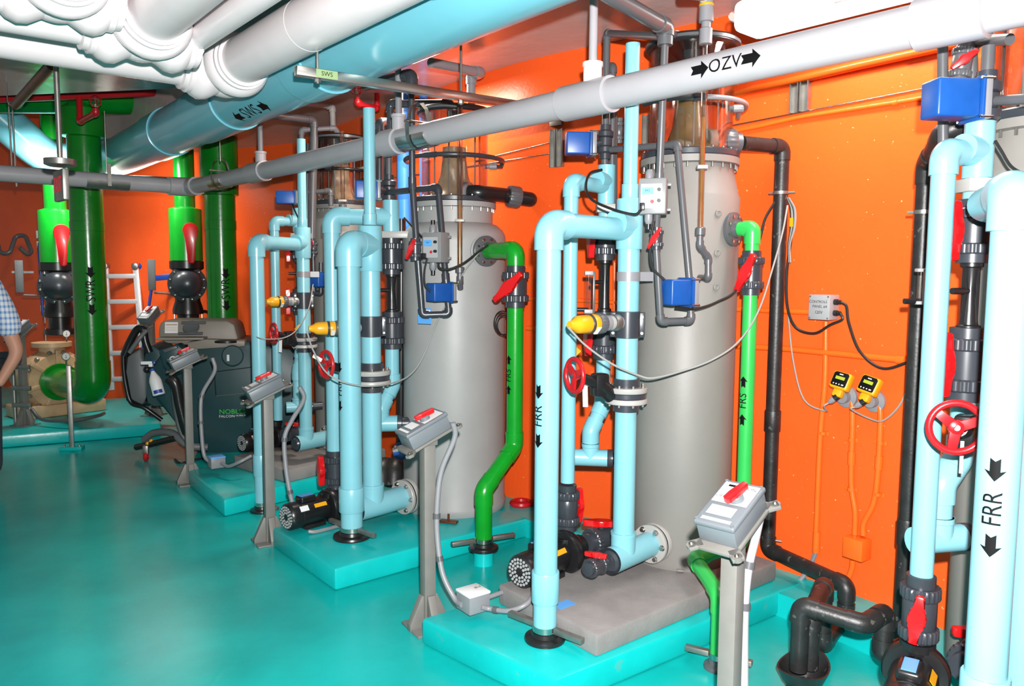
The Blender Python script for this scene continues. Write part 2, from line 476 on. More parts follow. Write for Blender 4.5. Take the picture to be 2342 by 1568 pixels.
def slab(pts, h, z0, m, label, cat, name, bev=.02):
    b = B(); b.prism([(p[0], p[1]) for p in pts], (0, 0, z0), (1, 0, 0), (0, 1, 0), h, bev)
    return solo(b, name, m, label, cat)
ZP = .13
ex, ey = Vector((.79, .61, 0)), Vector((-.61, .79, 0))
pf = G(1268, 1556, ZP); plf = G(962, 1412, ZP)
e1 = Vector((.80, .60, 0))
slab([pf, pf+e1*1.72, plf+e1*1.55, plf], ZP, 0, 'pad', 'teal painted concrete plinth nearest the camera, under a bare grey slab', 'plinth', 'equipment_plinth')
sf, sl, sr = G(1365, 1452, .23), G(1140, 1335, .23), G(1640, 1340, .23)
sd = (sr-sf).normalized()
slab([sf, sf+sd*1.36, sl+sd*1.36, sl], .10, ZP, 'conc', 'bare grey concrete slab under the nearest full grey tank', 'slab', 'concrete_slab', .012)
bf, bl, br = G(765, 1300, ZP), G(622, 1205, ZP), G(1222, 1180, ZP)
bd = (br-bf).normalized()
slab([bf, br-bd*.05, bl+bd*1.3, bl], ZP, 0, 'pad', 'teal painted concrete plinth under the middle pale grey tank', 'plinth', 'equipment_plinth')
cf, cl, cr = G(512, 1142, ZP), G(430, 1075, ZP), G(742, 1088, ZP)
c1 = (cr-cf).normalized()
slab([cf, cf+c1*1.5, cl+c1*1.3, cl], ZP, 0, 'pad', 'teal painted concrete plinth in front of the dark floor scrubber', 'plinth', 'equipment_plinth')
s0 = G(655, 1075, .23); sB = c1.cross(Z)*-1
slab([s0+c1*0, s0+c1*1.0, s0+c1*1.0+sB*.75, s0+sB*.75], .10, ZP, 'conc', 'grey concrete slab under the farthest small pump', 'slab', 'concrete_slab', .012)
ff, fr_ = G(6, 995, ZP), G(368, 967, ZP)
f1 = (fr_-ff).normalized(); f2 = Vector((-f1.y, f1.x, 0))
slab([ff-f1*2.2, fr_, fr_+f2*2.0, ff-f1*2.2+f2*2.4], ZP, 0, 'pad', 'low wide teal plinth at the back carrying the tan pump', 'plinth', 'equipment_plinth')
# plinth of the next station, out of the frame at lower right
slab([(1.15, 1.55), (2.25, 2.45), (1.95, 3.05), (.98, 2.2)] if False else [(1.52, 1.65), (2.45, 2.3), (2.12, 2.88), (1.30, 2.2)], ZP, 0, 'pad', 'teal plinth under the pump at the lower right corner', 'plinth', 'equipment_plinth')

# ================================================================ overhead mains
def axis(x0, k, z0, Y): return Vector((x0+k*(Y-4), Y, z0))
DM = Vector((-.63, .775, 0)).normalized()       # the way the mains run
# --- big blue supply main
SW = lambda Y: axis(-.59, -.804, 2.975, Y)
t = thing('supply_main', 'very thick light blue pipe marked SWS running under the ceiling', 'pipe', SW(4))
q1, q2, q3 = SW(8.55), V(118, 372, 9.0), V(-90, 190, 8.5)
B().cyl(SW(1.2), SW(4.3), .2, n=40).put('pipe', 'sws', t)
B().cyl(SW(4.3), SW(8.3), .2, n=40).put('pipe', 'sws', t)
B().sweep(bend([SW(8.2), q1, q2, q3], .4, 8), .198, 36).put('elbow', 'sws', t)
sd_ = (SW(5)-SW(4)).normalized()
for Y0, Y1 in ((2.55, 2.95), (4.55, 4.8), (5.72, 6.35), (7.0, 7.35)):
    ln = (SW(Y1)-SW(Y0)).length
    B().lathe([(.198, 0), (.212, .004), (.212, ln-.01), (.198, ln)], SW(Y0), sd_, 40).put('coupling', 'sws', t)
oc = SW(5.33); out = (CAM-oc); out = (out-sd_*out.dot(sd_)).normalized(); out = (out+Vector((0, 0, -1.05))).normalized()
wrap_mark(t, oc, -sd_, out, .2, [('SWS', 0, 0, .13), ('>', .22, 0, .13), ('<', -.22, 0, .13)])

# --- white mains with their headers
def bell(root, c, ax, r, name='tee', half=.30, m='white'):
    prof = [(r*.98, -half), (r*1.14, -half+.006), (r*1.14, -half+.03), (r*1.24, -half+.036), (r*1.24, -half+.06), (r*1.36, -half+.075),
            (r*1.48, -half+.11), (r*1.44, -half+.15), (r*1.2, -half+.20), (r*1.1, 0)]
    prof = prof+[(a, -h) for a, h in reversed(prof[:-1])]
    return prof
def header(label, axf, Yt, r, Ystart, left, right, grp=None):
    """a main coming from the camera side down to a tee at Yt, with a header running left and right"""
    t = thing('drain_main', label, 'pipe', axf(Yt))
    d = (axf(5)-axf(4)).normalized(); h = Vector((d.y, -d.x, 0)).normalized()       # h points right
    c = axf(Yt)
    B().cyl(axf(Ystart), c-d*r*1.2, r, n=36).put('pipe', 'white', t)
    b = B(); pr = bell(t, c, h, r, half=r*2.1); b.lathe(pr if right else pr[:len(pr)//2+1], c, h, 36)
    pb = [(a, hh) for a, hh in bell(t, c, d, r, half=r*2.5)[:10]]
    b.lathe(pb, c, d, 36); b.ball(c, r*1.25, 24)
    b.put('tee', 'white', t)
    if left: B().cyl(c-h*left, c-h*r*1.9, r*.97, n=36).put('header', 'white', t)
    if right: B().cyl(c+h*r*1.9, c+h*right, r*.97, n=36).put('header', 'white', t)
    return t, c, d, h
W1 = lambda Y: axis(-1.1077, -.824, 2.9276, Y)
W2 = lambda Y: axis(-1.6059, -.824, 2.8828, Y)
W3 = lambda Y: axis(-1.9103, -.80, 2.9022, Y)
W4 = lambda Y: axis(-2.42, -.80, 2.93, Y)
t1, c1_, d1, h1 = header('thick white pipe with flared tee running beside the blue main', W1, 4.72, .125, 1.2, 3.2, 0)
B().lathe([(.124, 0), (.134, .004), (.134, .22), (.124, .225)], W1(3.05), -d1, 36).put('coupling', 'white', t1)
B().lathe([(.124, 0), (.1262, .002), (.1262, .006), (.124, .008)], W1(3.85), -d1, 36).put('coupling', 'white', t1)
B().lathe([(.121, 0), (.128, .002), (.128, .058), (.121, .06)], c1_-h1*2.05, h1, 36).put('band', 'lgrey', t1, 'grey band')
header('thin white pipe squeezed between two thick white ones overhead', W2, 4.1, .06, 1.2, .05, 0)
header('thick white pipe second from the top left corner overhead', W3, 3.84, .125, 1.2, 2.4, .12)
header('white flared pipe in the top left corner of the ceiling', W4, 3.36, .12, 1.2, 1.6, .1)

# --- OZV pipe
OZ = lambda Y: Vector((3.657-.88*Y, Y, 2.569))
oe = OZ(7.76); ol = Vector((-.75, -.66, 0)).normalized()
t = thing('ozone_vent_pipe', 'long pale grey pipe marked OZV crossing the whole picture', 'pipe', OZ(4))
od = (OZ(5)-OZ(4)).normalized()
B().cyl(OZ(1.2), OZ(7.66), .07, n=28).put('pipe', 'ozv', t)
B().cyl(oe+ol*.1, oe+ol*3.0, .07, n=28).put('pipe', 'ozv', t)
B().sweep(bend([oe-od*.2, oe, oe+ol*.2], .09, 8), .088, 28).put('elbow', 'ozv', t)
def ozY(px):
    lo, hi = 1.5, 9
    for _ in range(40):
        m_ = (lo+hi)/2; v = OZ(m_)-CAM; x = CX+F*v.dot(_r)/v.dot(_f)
        lo, hi = (m_, hi) if x > px else (lo, m_)
    return lo
OZJ = []
for pa, pb, up in ((1290, 1400, 1355), (575, 607, 597), (880, 915, 912), (2095, 2262, None)):
    a, c = OZ(ozY(pb)), OZ(ozY(pa)); ln = (c-a).length
    B().lathe([(.07, 0), (.083, .003), (.083, ln-.004), (.07, ln)], a, od, 32).put('coupling', 'ozv', t)
    if up:
        p = OZ(ozY(up)); OZJ.append(p)
        B().cyl(p+Z*.06, p+Z*.15, .043, n=24).lathe([(.043, .14), (.048, .142), (.048, .16), (.043, .162)], p, Z, 24).put('branch_socket', 'ozv' if up != 1355 else 'white', t)
oc = OZ(ozY(1680)); out = CAM-oc; out = (out-od*out.dot(od)).normalized()
wrap_mark(t, oc, -od, (out+Z*.25), .07, [('OZV', 0, .0, .072), ('>', .115, .0, .085), ('>', -.115, .0, .085)])
# thin vents dropping from the ceiling into it
for p, r, lab in zip(OZJ[:3], (.02, .021, .021), ('nearest white vent pipe dropping into the long grey OZV pipe', 'farthest thin vent pipe dropping into the long grey OZV pipe', 'middle grey vent pipe dropping into the OZV pipe beside the steel hanger')):
    tt = solo(B().cyl(p+Z*.14, Vector((p.x, p.y, CEIL)), r, n=16), 'vent_pipe', 'lgrey' if r > .02 else 'ozv', lab, 'pipe', 'vents into the OZV pipe')
# clevis hangers with polished saddles
def clevis(px, lab, rodtop=CEIL):
    c = OZ(ozY(px)); t = thing('clevis_hanger', lab, 'hanger', c, 'clevis hangers on the OZV pipe')
    ln = .30; pts = []
    b = B()
    for i in range(13):
        a = PI+PI*i/12; pts.append((.0735*math.cos(a), .0735*math.sin(a)))
    for i in range(12, -1, -1):
        a = PI+PI*i/12; pts.append((.0775*math.cos(a), .0775*math.sin(a)))
    hx = Vector((od.y, -od.x, 0))
    b.prism(pts, c-od*ln/2, hx, Z, ln if hx.cross(Z).dot(od) > 0 else -ln).put('saddle', 'steel', t)
    sp = []
    for i in range(17):
        a = PI*1.0+PI*i/16; sp.append(c+hx*.083*math.cos(a)+Z*.083*math.sin(a))
    sp = [c-hx*.02+Z*.2, c-hx*.055+Z*.17, c-hx*.085+Z*.07]+sp+[c+hx*.085+Z*.07, c+hx*.055+Z*.17, c+hx*.02+Z*.2]
    b = B()
    rows = []
    for p in sp: rows.append([b.bm.verts.new(p+od*s) for s in (-.019, .019)])
    for A, C in zip(rows, rows[1:]): b.bm.faces.new((A[0], A[1], C[1], C[0]))
    g = bmesh.ops.solidify(b.bm, geom=b.bm.faces[:], thickness=.004)
    b.put('strap', 'steel', t)
    B().cyl(c-hx*.1+Z*.085, c+hx*.1+Z*.085, .006, n=10).put('cross_bolt', 'steel', t)
    B().cyl(c+Z*.17, Vector((c.x, c.y, rodtop)), .005, n=8).put('threaded_rod', 'steel', t)
clevis(958, 'polished steel clevis hanger round the OZV pipe in mid picture', 2.72)
clevis(505, 'polished steel clevis hanger near the elbow of the OZV pipe')
tt = thing('clevis_hanger', 'steel strap hanger with half round saddle left of the OZV elbow', 'hanger', oe+ol*.72, 'clevis hangers on the OZV pipe')
c = oe+ol*.74; hx = Vector((ol.y, -ol.x, 0))
pts = [(.0735*math.cos(PI+PI*i/12), .0735*math.sin(PI+PI*i/12)) for i in range(13)]+[(.0775*math.cos(PI+PI*i/12), .0775*math.sin(PI+PI*i/12)) for i in range(12, -1, -1)]
B().prism(pts, c-ol*.18, hx, Z, .36 if hx.cross(Z).dot(ol) > 0 else -.36).put('saddle', 'zinc', tt)
B().cyl(c+Z*.08, Vector((c.x, c.y, CEIL)), .005, n=8).put('threaded_rod', 'steel', tt)
B().box(c-hx*.086+Z*.05, (.03, .006, .2), ol, hx).put('strap', 'zinc', tt)
# --- strut beam under the blue main
a, c = V(676, 168, 3.86), V(1215, 256, 4.66)
a.z = c.z = 2.715
t = thing('strut_channel', 'stainless steel strut beam hung under the thick blue main', 'beam', a.lerp(c, .5))
dd = (c-a).normalized(); nn = Vector((-dd.y, dd.x, 0))
b = B()
b.prism([(-.0225, -.0225), (.0225, -.0225), (.0225, .0225), (-.0225, .0225)], a, nn, Z, (c-a).length if nn.cross(Z).dot(dd) > 0 else -(c-a).length, .003)
b.put('channel', 'steel', t)
for s in (.11, (c-a).length*.66):
    p = a+dd*s
    B().cyl(Vector((p.x, p.y, p.z-.045)), Vector((p.x, p.y, CEIL)), .007, n=8).lathe([(.016, -.04), (.016, -.024)], p, Z, 6).put('hanger_rod', 'zinc', t)
flat_mark(t, a+dd*.15-nn*.0226, dd, Z, [('#', 0, 0, (.11, .04))], 'sticker_green', 'tape')
flat_mark(t, a+dd*.15-nn*.0232, dd, Z, [('SWS', 0, 0, .030)])
# ================================================================ equipment builders
def perp(ax):
    ax = Vector(ax).normalized(); e = Vector((0, 0, 1)) if abs(ax.z) < .8 else Vector((1, 0, 0))
    e = (e-ax*e.dot(ax)).normalized(); return e, ax.cross(e)
def ball_valve(label, c, ax, r, side, hdir, hl=None, m='dgrey', grp='true union ball valves', k=1.0, hm='red'):
    """true-union ball valve: body, two ribbed union nuts, end sockets and a red lever"""
    c = Vector(c); ax = Vector(ax).normalized(); side = Vector(side); side = (side-ax*side.dot(ax)).normalized()
    t = thing('ball_valve', label, 'valve', c-ax*r*3*k, grp)
    B().lathe([(r*1.2, -r*1.6*k), (r*1.5, -r*1.2*k), (r*1.5, r*1.2*k), (r*1.2, r*1.6*k)], c, ax, 28).put('body', m, t)
    for s in (-1, 1):
        B().gear(c+ax*s*r*1.75*k, ax, r*1.68, r*1.05*k, 22, .05).put('union_nut', m, t)
        B().lathe([(r*1.0, 0), (r*1.28, .002), (r*1.28, r*1.05*k), (r*1.1, r*1.1*k)], c+ax*s*r*2.1*k, ax*s, 24).put('end_socket', m, t)
    hd = Vector(hdir); hd = (hd-side*hd.dot(side)).normalized(); wv = side.cross(hd)
    st = B().cyl(c+side*r*1.3, c+side*r*2.0, r*.42, n=14).put('stem', m, t)
    L = hl or r*2.5
    top = [(-L, .30*r), (-L*.93, .42*r), (-L*.42, .38*r), (-.62*r, .55*r), (-.3*r, .8*r), (.3*r, .8*r), (.62*r, .55*r), (L*.42, .38*r), (L*.93, .42*r), (L, .30*r)]
    pts = top+[(x, -y) for x, y in reversed(top)]
    B().prism(pts, c+side*r*1.75, hd, wv, r*.75, r*.12).put('lever', hm, t)
    return t
def wheel_valve(label, c, ax, r, wheel_c, wheel_ax, wr, gear_c, gm='cream', wafer=True, tag=False):
    """flanged butterfly valve with gearbox and red handwheel"""
    c = Vector(c); ax = Vector(ax).normalized(); t = thing('butterfly_valve', label, 'valve', c-ax*r*1.2, 'handwheel butterfly valves')
    if wafer:
        e, f = perp(ax)
        for s in (-1, 1):
            b = B().lathe([(r*1.2, r*.28), (r*1.92, r*.28), (r*1.96, r*.34), (r*1.96, r*.7), (r*1.9, r*.76), (r*1.2, r*.76)], c, ax*s, 36)
            fl = b.put('flange', gm, t)
            B().lathe([(r*1.16, r*.7), (r*1.22, r*.75), (r*1.22, r*1.5), (r*1.05, r*1.52)], c, ax*s, 26).put('collar', 'dgrey', t)
            b = B()
            for i in range(8):
                a = 2*PI*(i+.3)/8; p = c+(e*math.cos(a)+f*math.sin(a))*r*1.62
                b.cyl(p+ax*s*r*.7, p+ax*s*r*1.0, r*.14, n=6)
            put_each(b, 'bolt', 'steel', fl)
        B().lathe([(r*1.0, -r*.3), (r*1.75, -r*.3), (r*1.85, -r*.2), (r*1.85, r*.2), (r*1.75, r*.3), (r*1.0, r*.3)], c, ax, 32).put('wafer_body', 'dgrey', t)
    gc = Vector(gear_c); wc = Vector(wheel_c); wa = Vector(wheel_ax).normalized()
    d = gc-c; d2 = (d-ax*d.dot(ax)).normalized() if d.length > .01 else wa
    b = B()
    if wafer: b.cyl(c+d2*r*1.6, gc+d2*.0, r*.75, r*.75, 18)
    b.box(gc, (wr*.85, wr*.75, wr*1.25), d2, wa.cross(d2) if abs(wa.dot(d2)) < .9 else ax.cross(d2), .012)
    b.cyl(gc, gc+ (wc-gc)*.75, wr*.3, n=16)
    b.put('gearbox', 'black', t)
    B().cyl(gc, wc+wa*.012, .009, n=10).put('spindle', 'steel', t)
    e, f = perp(wa); b = B().torus(wc, wa, wr*.88, wr*.13, 40, 10)
    b.lathe([(0, -wr*.22), (wr*.26, -wr*.2), (wr*.28, wr*.05), (wr*.16, wr*.12), (0, wr*.12)], wc, wa, 20)
    for i in range(3):
        a = 2*PI*i/3+.9; q = e*math.cos(a)+f*math.sin(a); w_ = wa.cross(q)
        b.prism([(wr*.15, -wr*.22), (wr*.5, -wr*.13), (wr*.85, -wr*.19), (wr*.85, wr*.19), (wr*.5, wr*.13), (wr*.15, wr*.22)], wc-wa*wr*.06, q, w_, wr*.13, .003)
    b.put('handwheel', 'redp', t)
    return t
def actuator(label, c, plate_dir, size, up=Z):
    """blue electric actuator box bolted to a plate"""
    c = Vector(c); X = Vector(plate_dir).normalized(); Y = Vector(up).cross(X).normalized()
    t = thing('valve_actuator', label, 'actuator', c-Z*size[2]/2, 'blue actuator boxes')
    B().box(c, size, X, Y, .008, 3).put('cover', 'bbox', t)
    B().box(c+X*(size[0]/2+.004), (.012, size[1]*1.22, size[2]*1.15), X, Y, .004).put('flange', 'bbox', t)
    pl = B().box(c+X*(size[0]/2+.022), (.022, size[1]*1.2, size[2]*1.12), X, Y, .003).put('mounting_plate', 'lgrey', t)
    b = B()
    for s in (-1, 1):
        for k in (-1, 1): b.cyl(c+X*(size[0]/2-.006)+Y*s*size[1]*.56+Z*k*size[2]*.5, c+X*(size[0]/2+.04)+Y*s*size[1]*.56+Z*k*size[2]*.5, .006, n=8)
    put_each(b, 'bolt', 'steel', t)
    return t
def small_valve(t, c, ax, r, m='dgrey'):
    """compact union valve body as part of a run"""
    c = Vector(c); ax = Vector(ax).normalized()
    b = B().lathe([(r*1.0, -r*4.2), (r*1.35, -r*4.1), (r*1.35, -r*2.8), (r*1.7, -r*2.7), (r*2.0, -r*2.4), (r*2.0, -r*1.3), (r*1.5, -r*1.1), (r*1.75, -r*.9), (r*1.75, r*.9), (r*1.5, r*1.1),
               (r*2.0, r*1.3), (r*2.0, r*2.4), (r*1.7, r*2.7), (r*1.35, r*2.8), (r*1.35, r*4.1), (r*1.0, r*4.2)], c, ax, 22)
    b.put('valve_body', m, t)
def pump(label, c, ax, r, L, z0, up_port=None, blue_label=True):
    """close-coupled pump: motor with vented end facing -ax, terminal box, volute at +ax end"""
    c = Vector(c); ax = Vector(ax).normalized(); sd = ax.cross(Z).normalized()
    t = thing('pump', label, 'pump', Vector((c.x, c.y, z0)), 'small black circulation pumps')
    a = c-ax*L*.5
    B().lathe([(r*.86, 0), (r*.98, .012), (r*1.0, .03), (r*1.0, L*.22), (r*.93, L*.23), (r*.93, L*.27), (r*.97, L*.28), (r*.97, L*.9), (r*.8, L*.97)], a, ax, 32).put('motor', 'black', t)
    g = B(); e, f = perp(ax)
    for rr, n, k in ((.74, 20, .10), (.54, 15, .10), (.34, 9, .10)):
        for i in range(n):
            an = 2*PI*(i+.5*(k*9 % 1))/n; p = a+(e*math.cos(an)+f*math.sin(an))*r*rr
            g.lathe([(0, -.004), (r*k*.8, -.003), (r*k, .002)], p, ax, 7)
    g.put('vent_grille', 'lid', t, 'pale vent openings in the round motor end')
    tb = B().box(c+Z*r*1.08-ax*L*.02, (L*.36, r*.95, r*.5), ax, sd, .012, 3).put('terminal_box', 'black', t)
    if blue_label: B().box(c+Z*r*1.335-ax*L*.02, (L*.3, r*.55, .003), ax, sd).put('sticker', 'stick', tb, 'blue sticker')
    bs = sd if sd.dot(CAM-c) > 0 else -sd
    q = (bs*.8+Z*.6).normalized()
    B().prism([(-.03, -.018), (.03, -.018), (.03, .018), (-.03, .018)], c-ax*L*.2+q*r*.985, ax, q.cross(ax), .002).put('sticker', 'paper', t)
    B().prism([(-.045, -.013), (.045, -.013), (.045, .013), (-.045, .013)], c+ax*L*.2+q*r*.985, ax, q.cross(ax), .002).put('sticker', 'yel', t, 'yellow warning sticker')
    v = c+ax*(L*.5+r*.45)
    B().lathe([(r*.6, -r*.55), (r*1.28, -r*.5), (r*1.36, -r*.35), (r*1.36, r*.0), (r*1.2, r*.35), (r*.75, r*.5), (r*.6, r*.9), (r*.72, r*.95), (r*.72, r*1.4)], v, ax, 32).put('volute', 'black', t)
    if up_port is not None:
        p = Vector((v.x, v.y, v.z)); B().lathe([(r*.5, r*.6), (r*.62, r*.9), (r*.62, up_port-p.z-.03), (r*.72, up_port-p.z-.028), (r*.72, up_port-p.z)], p, Z, 22).put('discharge_port', 'black', t)
    b = B().box(Vector((c.x, c.y, (z0+c.z-r)/2+.006))+ax*L*.1, (L*.5, r*1.5, max(.02, c.z-r-z0+.03)), ax, sd, .006)
    b.box(Vector((v.x, v.y, (z0+c.z-r*1.3)/2+.01)), (r*.7, r*1.6, max(.02, c.z-r*1.3-z0+.04)), ax, sd, .006)
    b.put('foot', 'black', t)
    return t, v
def flow_sensor(label, c, d, sad_c, sad_ax, r, cuts=True):
    """yellow flow sensor on a grey saddle; d points from the pipe to the cable end"""
    c = Vector(c); d = Vector(d).normalized(); L = (Vector(sad_c)-c).length
    t = thing('flow_sensor', label, 'sensor', c, 'yellow flow sensors')
    sr = r
    B().lathe([(sr*.38, 0), (sr*.42, L*.03), (sr*.55, L*.08), (sr*.8, L*.13), (sr*.88, L*.18), (sr*.92, L*.34), (sr*.9, L*.35)], c, -d, 26).put('sensor_cap', 'yel', t)
    B().lathe([(sr*.97, L*.345), (sr*1.0, L*.35), (sr*1.0, L*.385), (sr*.97, L*.39)], c, -d, 26).put('dark_ring', 'dgrey', t)
    B().lathe([(sr*.95, L*.385), (sr*.97, L*.39), (sr*.97, L*.49), (sr*.95, L*.495)], c, -d, 26).put('yellow_band', 'yel', t)
    fr_ = flat(CAM-c); fr_ = (fr_-d*fr_.dot(d)).normalized(); q_ = (fr_*.75-Z*.65).normalized()
    B().box(c-d*L*.44+q_*sr*.96, (L*.07, sr*.9, .004), d, q_.cross(d)).put('sticker', 'paper', t)
    B().gear(c-d*L*.57, -d, sr*1.02, L*.14, 20, .025).put('union_nut', 'mgrey', t)
    B().lathe([(sr*.8, L*.64), (sr*.8, L*.75), (sr*.7, L*.76), (sr*.7, L*.99)], c, -d, 24).put('neck', 'lgrey', t)
    B().lathe([(sr*.75, L*.76), (sr*.75, L*.82)], c, -d, 24).put('ring', 'cream', t, 'pale thread tape ring')
    B().lathe([(sr*.82, L*.83), (sr*.86, L*.84), (sr*.86, L*.94), (sr*.8, L*.95)], c, -d, 24).put('hose_clamp', 'zinc', t)
    return t
def saddle(root, c, ax, r, h):
    c = Vector(c); e, f = perp(ax)
    p = B().lathe([(r*1.0, -h/2), (r*1.16, -h/2+.003), (r*1.16, h/2-.003), (r*1.0, h/2)], c, ax, 26).put('saddle', 'dgrey', root)
    b = B(); b_ = B()
    sd_ = (CAM-c); sd_.z = 0; sd_.normalize(); q = sd_.cross(Z)
    for s in (-1, 1):
        for z in (-.3, .3): b.cyl(c+Z*h*z+q*s*r*1.3-sd_*.03, c+Z*h*z+q*s*r*1.3+sd_*.03, .007, n=8)
        b_.box(c+q*r*1.25*s, (.034, .034, h*.92), q, sd_, .004)
    put_each(b_, 'saddle_lug', 'dgrey', root)
    put_each(b, 'bolt', 'zinc', p)
def switch_post(label, base, w, yaw_s, zp=.93, boxL=.235, boxW=.145, boxD=.085, post=.06, tilt=24, text=False, seed=0):
    """grey fibreglass post carrying a tilted disconnect switch box"""
    base = Vector(base); w = Vector(w).normalized(); s = Vector(yaw_s); s = (s-w*s.dot(w)).normalized()   # s: horizontal way the lid faces
    t = thing('switch_post', label, 'switch', base, 'grey switch posts')
    z0 = base.z
    B().box(Vector((base.x, base.y, (z0+zp)/2)), (post, post, zp-z0), w, s, .004).put('post', 'post', t)
    b = B()
    pr = [(-.0, 0), (.075, 0), (.075, .035), (.012, .17), (0, .17)]
    for ax in (w, s):
        for k in (-1, 1):
            a = ax*k; o = ax.cross(Z)
            b.prism([(-x if False else x, y) for x, y in pr], Vector((base.x, base.y, z0))+a*post*.48-o*post*.32, a, Z, post*.64 if a.cross(Z).dot(o) > 0 else -post*.64, .002)
            for m_ in (-1, 1): pass
    b.box(Vector((base.x, base.y, z0+.006)), (post+.14, post+.14, .012), w, s, .002)
    b.put('foot', 'post', t)
    ti = math.radians(tilt); L_ = s*math.cos(ti)-Z*math.sin(ti)          # down the slope of the lid
    n = w.cross(L_); n = n if n.z > 0 else -n
    pc = Vector((base.x, base.y, zp+.022))
    b = B().box(pc, (boxW*1.02, boxL*1.22, .014), w, L_, .003)
    for sx in (-1, 1):
        for sy in (-1, 1):
            b.lathe([(.017, -.007), (.017, .007)], pc+w*sx*boxW*.56+L_*sy*boxL*.6, n, 14)
            b.box(pc+w*sx*boxW*.5+L_*sy*boxL*.56, (.05, .04, .014), (w*sx*boxW*.5+L_*sy*boxL*.3), n.cross(w*sx*boxW*.5+L_*sy*boxL*.3), .002)
    b.box(Vector((base.x, base.y, zp+.004)), (post*1.25, post*1.25, .03), w, s, .003)
    pl = b.put('mounting_plate', 'post', t)
    b = B()
    for sx in (-1, 1):
        for sy in (-1, 1): b.lathe([(.007, 0), (.009, .004), (.004, .010)], pc+w*sx*boxW*.56+L_*sy*boxL*.6+n*.007, n, 10)
    put_each(b, 'screw', 'steel', pl)
    o = n*(.007+boxD*.4)
    bx = B().box(pc+o, (boxW*.94, boxL*.95, boxD*.8), w, L_, .006, 2).put('box', 'box', t)
    lc = pc+n*(.007+boxD*.88)
    b = B().box(lc, (boxW, boxL, boxD*.24), w, L_, .007, 3)
    for sx in (-1, 1):
        for sy in (-1, 1): b.lathe([(.006, boxD*.12), (.006, boxD*.12+.004)], lc+w*sx*boxW*.43+L_*sy*boxL*.45, n, 10)
    ld = b.put('lid', 'box', t)
    lt = lc+n*(boxD*.12+.001)
    wx = w if w.dot(Vector((1, 0, 0))) > 0 else -w
    upv = -L_
    if wx.cross(upv).dot(n) < 0: wx = -wx
    fm = flat_mark(ld, lt+upv*boxL*.2, wx, upv, [('#', 0, 0, (boxW*.86, boxL*.46))], 'paper', 'label')
    flat_mark(ld, lt-upv*boxL*.2-wx*boxW*.03, wx, upv, [('#', 0, 0, (boxW*.62, boxL*.2))], 'paper', 'label')
    flat_mark(ld, lt-upv*boxL*.4, wx, upv, [('#', 0, 0, (boxW*.72, boxL*.06))], 'paper', 'label')
    if text:
        flat_mark(ld, lt+upv*boxL*.2+n*.0006, wx, upv, [('ON', boxW*.28, boxL*.15, .019), ('OFF', -boxW*.3, -boxL*.10, .019),
            ('#', -boxW*.2, boxL*.16, (.03, .011)), ('WARNING', -boxW*.2, boxL*.11, .007), ('DISCONNECT', -boxW*.2, boxL*.08, .0055), ('BEFORE SERVICE', -boxW*.2, boxL*.055, .0055)], 'ink')
        flat_mark(ld, lt-upv*boxL*.4+n*.0006, wx, upv, [('SUITABLE FOR MOTOR DISCONNECT', 0, 0, .0065)], 'ink')
    hc = lt+upv*boxL*.09+wx*boxW*.1
    B().lathe([(.026, 0), (.024, .018), (.022, .02)], hc, n, 20).put('rotary_boss', 'box', ld)
    hd = (upv+wx*.25).normalized(); hw = n.cross(hd)
    B().prism([(-.045, .005), (-.041, .012), (-.01, .016), (.03, .011), (.052, .011), (.056, .007), (.056, -.007), (.052, -.011), (.03, -.011), (-.01, -.016), (-.041, -.012), (-.045, -.005)], hc+n*.016, hd, hw, .022, .003).put('switch_lever', 'red', ld)
    return t
def conduit_tail(label, pts, r=.0125, m='lgrey', clips=()):
    t = thing('flexible_conduit', label, 'conduit', Vector(pts[-1]), 'flexible conduits from the switch posts')
    P = smooth(pts, 10)
    B().sweep(P, r, 12).put('hose', m, t)
    for k in clips:
        i = int(k*(len(P)-2)); d = (P[i+1]-P[i]).normalized()
        B().lathe([(r*1.0, -.012), (r*1.35, -.012), (r*1.35, .012), (r*1.0, .012)], P[i], d, 14).put('clip', 'mgrey', t)
    return t
def cable(label, pts, r=.003, m='cab', cat='cable', grp=None, n=9, name='cable'):
    return solo(B().sweep(smooth(pts, n), r, 8), name, m, label, cat, grp)
def pipe_foot(root, p, r, d, ring='black', arm=.3, armw=.03):
    """rubber collar and strut bar clamp where a riser meets the plinth"""
    p = Vector(p); d = Vector(d).normalized()
    B().lathe([(r*.9, 0), (r*1.72, 0), (r*1.76, .008), (r*1.7, .018), (r*1.2, .024), (r*1.12, .042), (r*1.0, .044)], p, Z, 28).put('foot_collar', ring, root)
    B().lathe([(r*1.0, .045), (r*1.06, .046), (r*1.06, .07), (r*1.0, .071)], p, Z, 24).put('clamp_band', 'steel', root)
    for s in (-1, 1):
        B().box(p+d*s*(r*1.1+arm*.25)+Z*.06, (arm*.5, armw, .025), d, Z.cross(d), .003).put('strut_bar', 'zinc', root)
def tank_flange(root, c, ax, r, m='mgrey', th=.02):
    c = Vector(c); ax = Vector(ax).normalized(); e, f = perp(ax)
    p = B().lathe([(r*.4, 0), (r*.96, 0), (r, .003), (r, th-.003), (r*.96, th), (r*.55, th+.004), (r*.5, th*2), (r*.4, th*2)], c, ax, 30).put('tank_flange', m, root)
    b = B()
    for i in range(8):
        a = 2*PI*(i+.5)/8; b.lathe([(r*.09, 0), (r*.09, .008)], c+(e*math.cos(a)+f*math.sin(a))*r*.78+ax*th, ax, 6)
    put_each(b, 'bolt', 'steel', p)
    return p
